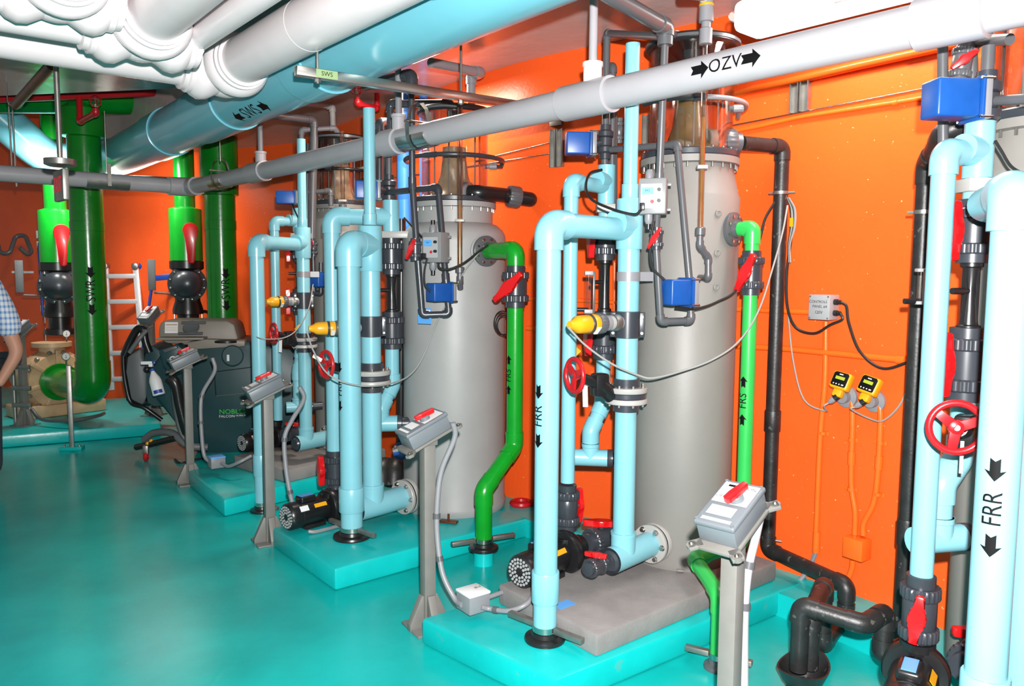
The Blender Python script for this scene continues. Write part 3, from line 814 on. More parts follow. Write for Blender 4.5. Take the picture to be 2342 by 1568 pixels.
def fractionator(label, x, y, z0, zs, r, rn, rf, rc, m='tank', taper=True, lidpipe=True, seed=0, ribs=False):
    """zs: shoulder bottom, neck, flange, cup top; foam fractionator with a clear collection cup"""
    zsh, zn, zf, zt = zs; o = Vector((x, y, 0))
    t = thing('foam_fractionator', label, 'tank', (x, y, z0), 'tall grey foam fractionators')
    if taper: pr = [(r*.97, z0), (r, z0+.03), (r, zsh), (r*.97, zsh+.012), (rn+.005, zn), (rn, zf-.05), (rf, zf-.045), (rf, zf-.012), (rn, zf-.01)]
    else: pr = [(r*1.0, z0), (r*1.02, z0+.02), (r*1.02, z0+.05), (r, z0+.07), (r*1.004, z0+.5), (r*.992, z0+.9), (r, zsh-.02), (r*.985, zsh+.03), (r*.93, zsh+.065), (rn+.03, zn-.01), (rn, zn), (rn, zf-.05), (rf, zf-.045), (rf, zf-.012), (rn, zf-.01)]
    B().lathe(pr, o, Z, 64).put('body', m, t)
    rg = B().lathe([(rc*.98, zf-.012), (rf*.98, zf-.012), (rf*1.0, zf-.006), (rf*1.0, zf+.018), (rf*.97, zf+.024), (rc*.98, zf+.024)], o, Z, 56).put('clamp_ring', 'dgrey', t)
    b = B()
    for i in range(24):
        a = 2*PI*i/24; p = o+Vector((math.cos(a), math.sin(a), 0))*rf*.94
        b.lathe([(.0065, zf-.072), (.0065, zf-.052), (.004, zf-.052), (.004, zf+.022), (.006, zf+.022), (.006, zf+.032)], p, Z, 6)
    put_each(b, 'bolt', 'zinc', rg)
    B().lathe([(rc, zf+.02), (rc, zt), (rc-.008, zt), (rc-.008, zf+.02)], o, Z, 56, closed=True).put('collection_cup', 'clr', t)
    h = zt-zf
    B().lathe([(rc*.93, zf+.025), (rc*.78, zf+.05), (rc*.55, zf+h*.16), (rc*.42, zf+h*.3), (rc*.36, zf+h*.48), (rc*.35, zf+h*.62), (rc*.31, zf+h*.62), (rc*.33, zf+h*.3)], o, Z, 40).put('foam_riser', 'cone' if m == 'tank' and r > .25 else 'cone2', t)
    l = B().lathe([(rc*.5, zt-.012), (rc*1.06, zt-.012), (rc*1.1, zt-.004), (rc*1.1, zt+.02), (rc*1.05, zt+.03), (.06, zt+.032)], o, Z, 56).put('lid', 'black', t)
    B().lathe([(rc*1.06, zt+.0), (rc*1.125, zt+.002), (rc*1.125, zt+.016), (rc*1.06, zt+.018)], o, Z, 56).put('lid_rim', 'mgrey', l)
    B().lathe([(rc*.99, zt-.10), (rc*.985, zt-.012), (rc*.3, zt-.012), (rc*.25, zt-.1), (rc*.2, zt-.11), (rc*.2, zt-.012)], o, Z, 40, closed=True).put('lid_liner', 'black', l) if False else None
    B().lathe([(.035, zt-.09), (.05, zt-.085), (.05, zt+.045), (.042, zt+.05)], o, Z, 24).put('lid_spray_hub', 'dgrey', l)
    for k in range(6):
        a = 2*PI*k/6+.4
        B().cyl(o+Vector((math.cos(a), math.sin(a), 0))*rc*.8+Z*(zf+.02), o+Vector((math.cos(a), math.sin(a), 0))*rc*.8+Z*zt, .005, n=8).put('tie_rod', 'lgrey', t)
    return t
# ================================================================ the stations of tanks, pumps and blue pipes
def lab(root, P, r, rows, txt, size, turn, arrow='<', sx=.85):
    """lettering up a vertical pipe: rows = (upper arrow, text, lower arrow) picture rows, turn = degrees left of facing us"""
    o = Vector((-P[0], -P[1], 0)).normalized(); a = math.radians(turn)
    out = Vector((o.x*math.cos(a)+o.y*math.sin(a), -o.x*math.sin(a)+o.y*math.cos(a), 0))
    zc = zat(P, rows[1]); u, l = zat(P, rows[0])-zc, zat(P, rows[2])-zc
    wrap_mark(root, (P[0], P[1], zc), Z, out, r, [(txt, 0, 0, size, sx), (arrow, u, 0, size*.95), (arrow, l, 0, size*.95)])
def vpipe(root, P, r0, r1, r, m='blue', n=22, name='pipe'):
    B().cyl(on(P, r0), on(P, r1), r, n=n).put(name, m, root)
def vcoup(root, P, r0, r1, r, m='blue', name='coupling'):
    a, c = zat(P, r1), zat(P, r0); coupling(root, (P[0], P[1], (a+c)/2), Z, r, c-a, m, name)
def xy(v): return Vector((v[0], v[1], 0))
def flat(v): return Vector((v[0], v[1], 0)).normalized()

def main_lines(N, frr, r1, z1, row1, p2, r2, thin, sleeve, teerow, saddrow, flrow, btrow, taxis, tlen, wheel, wax, wr, wlab, sens, slab_, senlab, clamp=None, cpl=None, mark=None, tfl=.1, foot=True):
    # return riser with its elbow
    t = thing('return_pipe', N+' FRR return riser, thick light blue pipe with rounded top elbow', 'pipe', (frr[0], frr[1], z1), 'light blue return risers')
    zt = zat(frr, row1)
    run(t, [Vector((frr[0], frr[1], z1+.02)), Vector((frr[0], frr[1], zt)), Vector((p2[0], p2[1], zt))], r1, 'blue', n=26, fr=1.2)
    if cpl: vcoup(t, frr, cpl[0], cpl[1], r1*1.17)
    if foot: pipe_foot(t, (frr[0], frr[1], z1), r1, flat((.75, -.66, 0)), 'black')
    if mark: lab(t, frr, r1, *mark)
    # main riser up the front of the tank
    t = thing('tank_feed_pipe', N+' tank feed riser with thin open standpipe on top', 'pipe', Vector((p2[0], p2[1], zat(p2, btrow))), 'light blue tank feed risers')
    rt = thin[2]
    B().lathe([(rt*.86, zat(p2, thin[0])-.1), (rt*.86, zat(p2, thin[0])), (rt, zat(p2, thin[0])), (rt, zat(p2, thin[1]))], xy(p2), Z, 22).put('standpipe', 'blue', t)
    zs = zat(p2, thin[1])
    B().lathe([(rt*1.0, zs+.07), (rt*1.18, zs+.068), (rt*1.18, zs+.006), (rt*1.1, zs)], xy(p2), Z, 24).put('reducer', 'blue', t)
    B().lathe([(rt*1.14, zs), (rt*1.2, zs-.004), (rt*1.2, zs-.006)], xy(p2), Z, 24).put('seal', 'black', t)
    vcoup(t, p2, sleeve[0], sleeve[1], r2*1.2, name='tee_sleeve')
    zc = zat(p2, teerow); dv = flat(Vector(frr)-Vector(p2))
    B().cyl(Vector((p2[0], p2[1], zc)), Vector((p2[0], p2[1], zc))+dv*r2*2.0, r1*1.17, n=26).lathe([(r1*1.17, r2*1.85), (r1*1.24, r2*1.87), (r1*1.24, r2*2.1)], (p2[0], p2[1], zc), dv, 26).put('tee', 'blue', t)
    zb = zat(p2, btrow)
    vpipe(t, p2, sleeve[1]-4, btrow-2, r2, n=26)
    if clamp: 
        cz = zat(p2, clamp); B().lathe([(r2*1.0, -.022), (r2*1.07, -.022), (r2*1.07, .022), (r2*1.0, .022)], (p2[0], p2[1], cz), Z, 26).box(Vector((p2[0], p2[1], cz))+flat((.9, .2, 0))*r2*1.7, (r2*1.4, .008, .044), flat((.9, .2, 0)), Z.cross(flat((.9, .2, 0)))).put('clamp', 'lgrey', t)
    saddle(t, (p2[0], p2[1], zat(p2, saddrow)), Z, r2, .13)
    ta = flat(taxis); pb = Vector((p2[0], p2[1], zb))
    b = B().cyl(pb-ta*r2*2.0, pb+ta*tlen, r2*1.22, n=28).cyl(pb, pb+Z*r2*2.2, r2*1.16, n=26).lathe([(r2*1.16, r2*2.0), (r2*1.2, r2*2.02), (r2*1.2, r2*2.3)], pb, Z, 26)
    b.put('bottom_tee', 'blue', t)
    fl = B().lathe([(r2*1.0, 0), (tfl*.97, 0), (tfl, .004), (tfl, .022), (tfl*.97, .026), (r2, .026)], pb+ta*tlen, ta, 36).put('flange', 'cream', t)
    B().lathe([(r2, .026), (tfl*.97, .026), (tfl*.97, .034), (r2, .034)], pb+ta*tlen, ta, 36).put('gasket', 'black', fl)
    B().lathe([(r2, .034), (tfl*.97, .034), (tfl, .04), (tfl, .062), (r2, .066)], pb+ta*tlen, ta, 36).put('flange', 'cream', fl)
    e, f = perp(ta); b = B()
    for i in range(6):
        a = 2*PI*(i+.5)/6; b.lathe([(.011, -.012), (.011, 0), (.016, 0)], pb+ta*tlen+(e*math.cos(a)+f*math.sin(a))*tfl*.8, ta, 8)
    put_each(b, 'bolt', 'steel', fl)
    B().lathe([(r2*1.24, -r2*2.02), (r2*1.0, -r2*2.02), (r2*.8, -r2*2.3)], pb, ta, 24).put('plug', 'dgrey', t)
    # butterfly valve
    pv = Vector((p2[0], p2[1], zat(p2, flrow)))
    wheel_valve(wlab, pv, Z, r2, wheel, wax, wr, pv.lerp(Vector(wheel), .52))
    # flow sensor
    ps = Vector((p2[0], p2[1], zat(p2, saddrow)))
    s0 = Vector(sens); d = flat(s0-ps)
    flow_sensor(senlab, s0, d, ps-d*-r2*1.0, Z, slab_)
    return ps

def venturi_lines(N, p3, r3, p3bot, utop, p4, r4, teerows, clamprow, v1, vent, v2, blue2, off, offrows, tee2, tdir, tlen, valve, vlab, side, hdir, v1side=(-1, -.3, 0)):
    t = thing('pump_riser', N+' pump riser, light blue pipe bending over at the top', 'pipe', on(p3, p3bot), 'light blue pump risers')
    z = zat(p3, utop)
    run(t, [on(p3, p3bot), Vector((p3[0], p3[1], z)), Vector((p4[0], p4[1], z))], r3, 'blue', n=22, fr=1.18)
    t = thing('injector_line', N+' injector line with black venturi between grey unions behind the blue riser', 'pipe', on(p4, tee2), 'injector lines')
    zc = zat(p4, utop); d = flat(Vector(p3)-Vector(p4))
    a, c = zat(p4, teerows[1]), zat(p4, teerows[0])
    B().cyl((p4[0], p4[1], a), (p4[0], p4[1], c), r4*1.15, n=24).cyl((p4[0], p4[1], zc), Vector((p4[0], p4[1], zc))+d*r4*2.2, r4*1.13, n=22).lathe([(r4*1.13, r4*2.0), (r4*1.2, r4*2.02), (r4*1.2, r4*2.3)], (p4[0], p4[1], zc), d, 22).put('tee', 'blue', t)
    vpipe(t, p4, teerows[1]-2, v1[0]+4, r4)
    cz = zat(p4, clamprow)
    B().box((p4[0]+.03, p4[1]-r4*.2, cz), (r4*2.9+.05, r4*2.3, .045), bev=.004).put('pipe_clip', 'cream', t)
    ball_valve(vlab+', upper grey union on the injector line', Vector((p4[0], p4[1], (zat(p4, v1[0])+zat(p4, v1[1]))/2)), Z, r4*1.0, v1side, Z, k=(zat(p4, v1[0])-zat(p4, v1[1]))/(r4*6.4), grp='grey unions on the injector lines')
    za, zb = zat(p4, vent[0]), zat(p4, vent[1]); h = za-zb
    B().lathe([(r4*.95, zb), (r4*.95, zb+h*.05), (r4*.72, zb+h*.07), (r4*.6, zb+h*.3), (r4*.42, zb+h*.62), (r4*.7, zb+h*.93), (r4*.9, zb+h*.95), (r4*.9, za)], xy(p4), Z, 24).put('venturi', 'black', t)
    b = B()
    for k in range(4):
        q = Vector((math.cos(k*PI/2+.5), math.sin(k*PI/2+.5), 0)); b.box(Vector((p4[0], p4[1], (za+zb)/2))+q*r4*.62, (r4*.25, .006, h*.8), q, Z.cross(q))
    b.cyl(Vector((p4[0], p4[1], zb+h*.58)), Vector((p4[0]-.08, p4[1]-.03, zb+h*.58)), r4*.28, n=12)
    b.put('venturi_ribs', 'black', t)
    ball_valve(vlab+', lower grey union under the black venturi', Vector((p4[0], p4[1], (zat(p4, v2[0])+zat(p4, v2[1]))/2)), Z, r4*1.1, v1side, Z, k=(zat(p4, v2[0])-zat(p4, v2[1]))/(r4*7.0), grp='grey unions on the injector lines')
    o = Vector(off)
    pts = [on(p4, blue2), on(p4, offrows[0]), Vector((o.x, o.y, zat(o, offrows[1]))), on(o, tee2)]
    run(t, pts, r4, 'blue', n=22, fr=1.18, leg=1.6)
    c = on(o, tee2); td = flat(tdir)
    tee(t, c, td, r4*2.4, Z, r4*2.0, r4*1.15, 'blue')
    B().cyl(c+td*r4*2.3, c+td*tlen, r4*.85, n=18).put('nozzle', 'dgrey', t)
    B().lathe([(r4*1.15, 0), (r4*1.2, .003), (r4*1.2, .03), (r4*.9, .034)], c+td*r4*2.3, td, 22).put('bush', 'dgrey', t)

# ---------------------------------------------------------------- nearest full station
TA = Vector((.92, 4.14, .23)); p2 = V(1437, 650, 3.75); frA = G(1246, 1462, ZP)
ztA = [zat(TA, r) for r in (455, 400, 362, 112)]
fractionator('tall narrow grey tank with amber foam riser nearest the camera', TA.x, TA.y, .23, ztA, .26, .222, .252, .214)
main_lines('nearest complete', frA, .0525, ZP, 512, p2, .0525, (100, 455, .034), (455, 570), 514, 742, 902, 1270, (.69, .72, 0), .225,
    V(1314, 858, 3.62), V(1314, 858, 3.62)-pv0 if False else Vector((-.9, -.45, 0)), .088, 'red spoked handwheel valve with pale flanges on the nearest complete riser',
    V(1302, 743, 3.5), .047, 'yellow flow sensor nearest the camera pointing left off its blue riser', clamp=632, cpl=(1305, 1375), mark=((893, 948, 1004), 'FRR', .066, 47))
ta_ = [o for o in bpy.data.objects if o.name == 'foam_fractionator'][0]
for row in (488, 578, 656):
    an = Vector((.36, -.933, 0)); q = TA+an*.257; q.z = zat(q, row); B().lathe([(.016, 0), (.018, .002), (.018, .01), (.012, .012), (.008, .006), (0, .006)], q, an, 18).put('boss', 'tank', ta_)
q = TA+flat((-.19, -1, 0))*.262; q.z = zat(q, 1303); B().box(q, (.036, .008, .034), Z.cross(flat((-.19, -1, 0))), Z, .003).put('base_lug', 'tank', ta_)
p3 = Vector((.295, 4.0, 0)); p4 = V(1384, 600, 4.25)
pc = G(1188, 1308, .32); pax = flat((.65, .76, 0))
venturi_lines('nearest complete', p3, .037, 1102, 415, p4, .040, (378, 468), 477, (500, 596), (596, 712), (712, 822), 818, V(1351, 1000, 4.2), (925, 985), 1046, (.9, -.12, 0), .3, None,
    'behind the nearest complete riser', (-1, -.2, 0), Z)
pump('black vented pump on the bare concrete slab of the nearest complete station', pc+pax*.17, pax, .083, .34, .23, zat(p3, 1216))
ball_valve('grey union valve standing on the pump of the nearest complete station', on(p3, 1160), Z, .037, (.8, .5, 0), Z, k=1.05)
# suction valve with red lever between pump and tank, and the drain cock on the tee
sv = V(1375, 1232, 4.12)
t = ball_valve('grey valve with red lever lying behind the nearest blue bottom tee', sv, (.75, .66, 0), .042, Z, (.9, -.1, .25), .1, k=.9)
B().cyl(sv+flat((.75, .66, 0))*.08, sv+flat((.75, .66, 0))*.3, .04).put('nozzle', 'dgrey', t)
dc = V(1362, 1294, 3.62)
t = ball_valve('small drain cock with red lever on the end of the nearest blue bottom tee', dc, (.69, .72, 0), .026, Z, (.9, -.4, 0), .055, k=.8)
# outlet, FRS pipe
nz = flat((.7, -.71, 0)); fz = zat((1.08, 3.95), 524); fpt = TA+nz*.255; fpt.z = fz
t = thing('outlet_pipe', 'emerald green pipe marked FRS dropping from the nearest grey tank', 'pipe', (1.175, 3.88, 0), 'green outlet pipes')
tank_flange(t, fpt, nz, .085, 'mgrey', .022)
pe = fpt+nz*.115
gA = [fpt+nz*.03, pe, Vector((pe.x, pe.y, zat(pe, 1240))), V(1588, 1292, 3.72), V(1648, 1318, 3.35)]
gA.append(Vector((gA[-1].x, gA[-1].y, .02)))
gA[3].z = gA[2].z-.03; gA[4].z = gA[3].z-.03
run(t, gA, .0355, 'green3', n=22, fr=1.14)
lab(t, pe, .0355, (872, 915, 958), 'FRS', .06, 34, '>')
pipe_foot(t, gA[-1].xy.to_3d(), .036, (.86, -.5, 0), 'mgrey', .22)
ball_valve('grey union valve with red lever high on the emerald FRS pipe', on(pe, 624), Z, .036, (-.62, -.78, 0), (.36, -.2, .9), .1, k=.95)
# ---------------------------------------------------------------- middle station
TB = Vector((-.40, 5.40, ZP)); p2b = Vector((-.88, 4.86, 0)); frB = G(805, 1228, ZP)
ztB = [zat(TB, r) for r in (548, 512, 462, 262)]
tb = fractionator('wide pale grey tank with moulded neck in mid picture', TB.x, TB.y, ZP, ztB, .354, .262, .285, .228, 'tank2', False)
main_lines('middle', frB, .066, ZP, 556, p2b, .061, (248, 515, .036), (517, 620), 560, 746, 862, 1155, (.66, .75, 0), .24,
    V(746, 833, 4.62), Vector((-.72, -.69, 0)), .088, 'red handwheel valve with pale flanges on the middle riser',
    V(706, 751, 4.72), .044, 'yellow flow sensor of the middle station pointing left behind its thick riser', cpl=(1113, 1168), mark=((838, 885, 925), 'FRR', .07, 66), tfl=.115)
p3b = Vector((-1.18, 5.14, 0)); p4b = V(897, 850, 5.28)
venturi_lines('middle', p3b, .053, 1030, 494, p4b, .048, (458, 530), 537, (544, 628), (628, 712), (712, 797), 795, V(871, 950, 5.2), (880, 935), 968, (.9, .1, 0), .22, None,
    'beside the pale grey tank', (-1, -.3, 0), Z)
pcb = G(654, 1183, .222); paxb = flat((.66, .75, 0))
pump('black vented pump on the middle teal plinth in front of the pale tank', pcb+paxb*.15, paxb, .086, .30, ZP, zat(p3b, 1112))
ball_valve('grey union valve with upright red lever over the middle pump', on(p3b, 1072), Z, .047, (-.8, -.55, 0), (0, .05, 1), .1, k=.86)
nzb = flat((.62, -.78, 0)); fb = TB+nzb*.355; fb.z = zat((-.15, 5.1), 574)
t = thing('outlet_pipe', 'dark green pipe marked FRS with an S bend beside the pale tank', 'pipe', G(1105, 1290, 0), 'green outlet pipes')
tank_flange(t, fb, nzb, .10, 'mgrey', .024)
B().lathe([(.104, -.07), (.108, -.005), (.10, 0)], fb, nzb, 30).put('nozzle', 'tank2', t)
pgb = V(1178, 800, 4.82); gB = [fb+nzb*.03, Vector((pgb.x, pgb.y, fb.z)), on(pgb, 1020)]
b0 = G(1106, 1288, 0); gB += [on(b0, 1120), Vector((b0.x, b0.y, .05))]
run(t, gB, .051, 'green2', n=24, fr=1.1, leg=1.8)
lab(t, pgb, .051, (822, 857, 890), 'FRS', .062, 50, '>')
pipe_foot(t, b0+Z*.09, .052, (.9, .43, 0), 'black', .3)
B().lathe([(.062, 0), (.058, .10)], b0, Z, 24).put('floor_stub', 'pad', t, 'teal painted stub')
ball_valve('grey union valve with red lever on the dark green S bend pipe', on(pgb, 656), Z, .047, (-.45, -.89, 0), (.7, -.3, .7), .125, k=.86)
# ---------------------------------------------------------------- farthest station
TC = Vector((-1.47, 6.78, ZP)); p2c = Vector((-1.64, 6.15, 0)); frC = G(600, 1168, 0)
ztC = [zat(TC, r) for r in (505, 490, 468, 322)]
fractionator('farthest grey tank half hidden behind the light blue pipes', TC.x, TC.y, .23, ztC, .245, .215, .235, .208)
main_lines('farthest', frC, .050, 0.0, 553, p2c, .050, (318, 520, .033), (520, 590), 556, 687, 783, 1010, (.62, .78, 0), .2,
    V(626, 762, 5.95), Vector((-.8, -.6, 0)), .085, 'red handwheel valve with pale flanges on the farthest riser',
    V(609, 690, 5.95), .043, 'yellow flow sensor farthest from the camera with white band', clamp=627, cpl=(1038, 1086))
p3c = V(629, 600, 6.35); p4c = V(684, 600, 6.5)
venturi_lines('farthest', p3c, .036, 960, 505, p4c, .040, (476, 530), 540, (545, 600), (600, 660), (660, 720), 718, V(680, 850, 6.5), (800, 850), 930, (.8, .3, 0), .2, None,
    'behind the farthest riser', (-1, -.3, 0), Z)
pcc = G(553, 1013, .31); paxc = flat((.62, .78, 0))
pump('black pump farthest from the camera beside the dark floor scrubber', pcc+paxc*.15, paxc, .078, .30, .23, .46)
ball_valve('small grey valve with red lever beside the farthest pump', V(668, 990, 6.3), (.62, .78, 0), .035, Z, (.9, -.3, 0), .06, k=.8)
# ---------------------------------------------------------------- right hand station, cut by the picture edge
TD = Vector((1.95, 2.90, .23))
ztD = [zat(TD, r) for r in (400, 330, 275, -120)]
fractionator('grey tank cut by the right edge of the picture', TD.x, TD.y, .23, ztD, .235, .205, .232, .195)
frD = V(2288, 1000, 2.07)
t = thing('return_pipe', 'largest white lit FRR riser at the right edge of the picture', 'pipe', (frD.x, frD.y, ZP), 'light blue return risers')
zt = zat(frD, 440); q = V(2258, 434, 2.42)
run(t, [Vector((frD.x, frD.y, .05)), Vector((frD.x, frD.y, zt)), Vector((q.x, q.y, zt))], .0525, 'blue', n=28, fr=1.2, leg=1.9)
B().cyl((q.x, q.y, zt), (q.x+.2, q.y+.25, zt), .05, n=24).put('pipe', 'blue', t)
vcoup(t, frD, 1540, 1700, .062)
lab(t, frD, .0525, (1066, 1154, 1236), 'FRR', .066, 8)
pD2 = V(2372, 1100, 2.35)
t = solo(B().cyl((pD2.x, pD2.y, .1), (pD2.x, pD2.y, 2.0), .06, n=28), 'tank_feed_pipe', 'blue', 'light blue riser sliver beyond the largest FRR pipe at the right edge', 'pipe', 'light blue tank feed risers')
p3d = V(2130, 900, 2.62); p4d = V(2238, 345, 2.72)
venturi_lines('right edge', p3d, .0375, 1335, 345, p4d, .041, (280, 408), 425, (455, 602), (602, 752), (748, 916), 905, V(2150, 1150, 2.68), (1040, 1105), 1232, (.9, .2, 0), .25, None,
    'at the right edge', (-.85, -.5, 0), Z)
ball_valve('dark grey union valve with upright red lever at lower right', on(p3d, 1398), Z, .037, (-.55, -.83, 0), (.12, 0, 1), .085, k=1.12)
pcd = G(2050, 1640, .33)+Vector((0, 0, 0)); paxd = flat((.55, .83, 0))
vd = Vector((p3d.x, p3d.y, .38))
slab([(1.52, 1.75), (2.3, 2.3), (2.08, 2.75), (1.36, 2.2)], .13, ZP, 'conc', 'bare grey slab under the pump at the lower right corner', 'slab', 'concrete_slab')
pump('black pump with blue sticker at the lower right corner', vd-paxd*.20, paxd, .08, .32, .26, zat(p3d, 1462))
ball_valve('grey suction valve with red lever at the lower right edge', V(2232, 1500, 2.72), (.7, .7, 0), .042, Z, (.8, -.1, .3), .085)
wd = V(2187, 977, 2.42)
gd = V(2208, 985, 2.62)
wheel_valve('largest red three spoke handwheel at the right side', gd+Vector((.12, .15, 0)), Z, .05, wd, Vector((-.30, -.95, .02)), .088, gd, wafer=False)
# ================================================================ switch posts
P1 = V(1676, 1300, 2.53); P1.z = 0
switch_post('nearest grey switch post with red lever, cut by the bottom edge', P1, (.72, -.69, 0), (-.69, -.72, 0), zp=.90, text=True)
P2_ = G(979, 1432, 0)
sw_s, sw_w = (-.85, -.53, 0), (.53, -.85, 0)
switch_post('grey switch post at the left end of the nearest grey slab', P2_, sw_w, sw_s, zp=.93)
P3_ = G(618, 1238, 0); switch_post('grey switch post at the left corner of the middle plinth', P3_, sw_w, sw_s, zp=.95)
P4_ = G(436, 1105, 0); switch_post('grey switch post standing in front of the dark floor scrubber', P4_, sw_w, sw_s, zp=.97)
P5_ = V(347, 800, 8.7); P5_.z = ZP; switch_post('grey switch post behind the floor scrubber near the ladder', P5_, (1, -.2, 0), (-.2, -1, 0), zp=1.2, tilt=35)
P6_ = G(58, 972, ZP); switch_post('grey switch post at the far left beside the tan pump', P6_, (1, -.3, 0), (-.3, -1, 0), zp=1.08, tilt=35)
b6 = B()
for z in (.22, .4, .62): b6.box(Vector((P6_.x, P6_.y, P6_.z+z))-Vector((0, .04, 0)), (.2, .03, .045), (1, 0, 0), (0, 1, 0), .003)
b6.cyl(Vector((P6_.x-.1, P6_.y, ZP)), Vector((P6_.x-.1, P6_.y, .9)), .02)
solo(b6, 'strut_rack', 'zinc', 'grey strut rails crossing the post beside the tan pump', 'bracket')
# junction boxes and flexible conduits
def jbox(label, p, s, X, Y, m='lgrey', lid=None):
    t = thing('junction_box', label, 'box', p-Z*s[2]/2, 'junction boxes on the floor')
    B().box(p, s, X, Y, .004).put('box', m, t)
    B().box(p+Z*(s[2]/2+.004), (s[0]*1.04, s[1]*1.04, .012), X, Y, .003).put('cover', lid or m, t)
    return t
jA = V(1082, 1372, 3.58); jb = jbox('white lidded junction box on the nearest teal plinth', jA, (.115, .115, .085), (.8, .6, 0), (-.6, .8, 0), 'lgrey', 'paper')
flat_mark(jb, jA+Z*.0565+Vector((.02, .02, 0)), (.8, .6, 0), (-.6, .8, 0), [('JB-4', 0, 0, .022)])
conduit_tail('flexible conduit curving from second nearest switch post to the white lidded box', [V(1036, 966, 3.72), V(1040, 1000, 3.73), V(1010, 1075, 3.72), V(1000, 1150, 3.7), V(1000, 1225, 3.68), V(1012, 1310, 3.64), V(1040, 1368, 3.6), jA+Vector((-.05, -.03, -.01))], .0135, clips=(.5, .68))
conduit_tail('grey conduit from the white lidded box to the nearest black pump', [jA+Vector((.04, -.04, -.015)), V(1122, 1392, 3.55), V(1165, 1396, 3.5), V(1205, 1380, 3.5), V(1225, 1350, 3.6)], .012, clips=(.35,))
solo(B().cyl(jA+Vector((.05, .04, -.01)), jA+Vector((.4, .36, -.01)), .012, n=12), 'conduit', 'lgrey', 'short straight conduit behind the white lidded box by the slab', 'conduit')
conduit_tail('flexible conduit on the switch post of the middle plinth', [V(685, 884, 4.92), V(695, 912, 4.93), V(668, 960, 4.92), V(651, 1000, 4.9), V(653, 1060, 4.88), V(662, 1120, 4.86), V(672, 1160, 4.85), V(688, 1205, 4.83)], .0145, clips=(.45, .75))
solo(B().sweep(smooth([V(705, 1215, 4.72), V(725, 1215, 4.74), V(775, 1202, 4.85)], 8), .012, 12), 'conduit', 'lgrey', 'short conduit lying under the middle black pump', 'conduit')
j4 = V(495, 1056, 6.1); jbox('blue lidded junction box beside the farthest plinth corner', j4, (.11, .11, .08), (.8, .6, 0), (-.6, .8, 0), 'lgrey', 'stick')
conduit_tail('flexible conduit on the switch post in front of the scrubber', [V(486, 818, 6.2), V(491, 848, 6.2), V(465, 895, 6.18), V(459, 930, 6.16), V(461, 990, 6.14), V(467, 1040, 6.12), j4+Vector((-.05, 0, 0))], .0155, clips=(.4, .62))
conduit_tail('grey conduit from the blue lidded box towards the farthest pump', [j4+Vector((.05, -.03, 0)), V(522, 1066, 6.0), V(548, 1056, 5.95), V(575, 1042, 6.0)], .013)
conduit_tail('white conduit behind the nearest switch post', [V(1738, 1185, 2.62), V(1728, 1230, 2.62), V(1712, 1300, 2.6), V(1703, 1400, 2.58), V(1702, 1600, 2.56)], .0145, 'ozv', clips=(.5, .75))

# ================================================================ back left: green pipes, check valves, pump
gA_ = V(203, 600, 8.1); gB_ = V(507, 600, 8.6)
PUC = V(122, 868, 8.75)                       # pump centre
def green_main(label, P, r, top, bot, toward, blen, rows, turn, gfl):
    t = thing('return_main', label, 'pipe', (P.x, P.y, 0), 'green return mains')
    zt, zb = zat(P, top), zat(P, bot)
    c0, c1 = Vector((P.x, P.y, zt)), Vector((P.x, P.y, zb))
    d = flat(toward)
    B().cyl(c0, c1+Z*.25, r, n=36).put('pipe', 'green', t)
    B().sweep(bend([c1+Z*.3, c1, c1+d*.3], .26, 10), r*1.06, 36).put('elbow', 'green', t)
    B().cyl(c1+d*.2, c1+d*blen, r, n=36).lathe([(r*1.0, blen-.02), (r*1.3, blen-.018), (r*1.3, blen+.03), (r, blen+.032)], c1, d, 36).put('pipe', 'green', t)
    zc = zat(P, gfl); B().lathe([(r, -.05), (r*1.035, -.048), (r*1.035, .048), (r, .05)], (P.x, P.y, zc), Z, 36).put('coupling', 'green', t)
    lab(t, P, r, rows, 'SWR', .125, turn)
    return t, c0
dpu = PUC-gA_; 
ga, g0 = green_main('thick dark green SWR pipe ending in an elbow at the tan pump', gA_, .158, 240, 890, dpu, .86, (622, 664, 706), -4, 518)
tg = ga
B().lathe([(.158, -.0), (.205, .01), (.205, .28), (.158, .33)], g0-Z*.33, Z, 36).put('tee_sleeve', 'green', tg)
hd_ = flat((-1, -.04, 0)); hc0 = g0+Z*.05
B().cyl(hc0+hd_*2.2, hc0-hd_*1.9, .14, n=36).put('header', 'green', tg)
gb, g1 = green_main('thick dark green SWR pipe behind the scrubber under the blue main', gB_, .158, 255, 905, (.3, .9, 0), .5, (625, 660, 697), -14, 515)
B().lathe([(.158, 0), (.195, .01), (.195, .9), (.158, .905)], Vector((gB_.x, gB_.y, zat(gB_, 448))), Z, 36).put('sleeve', 'green', gb)
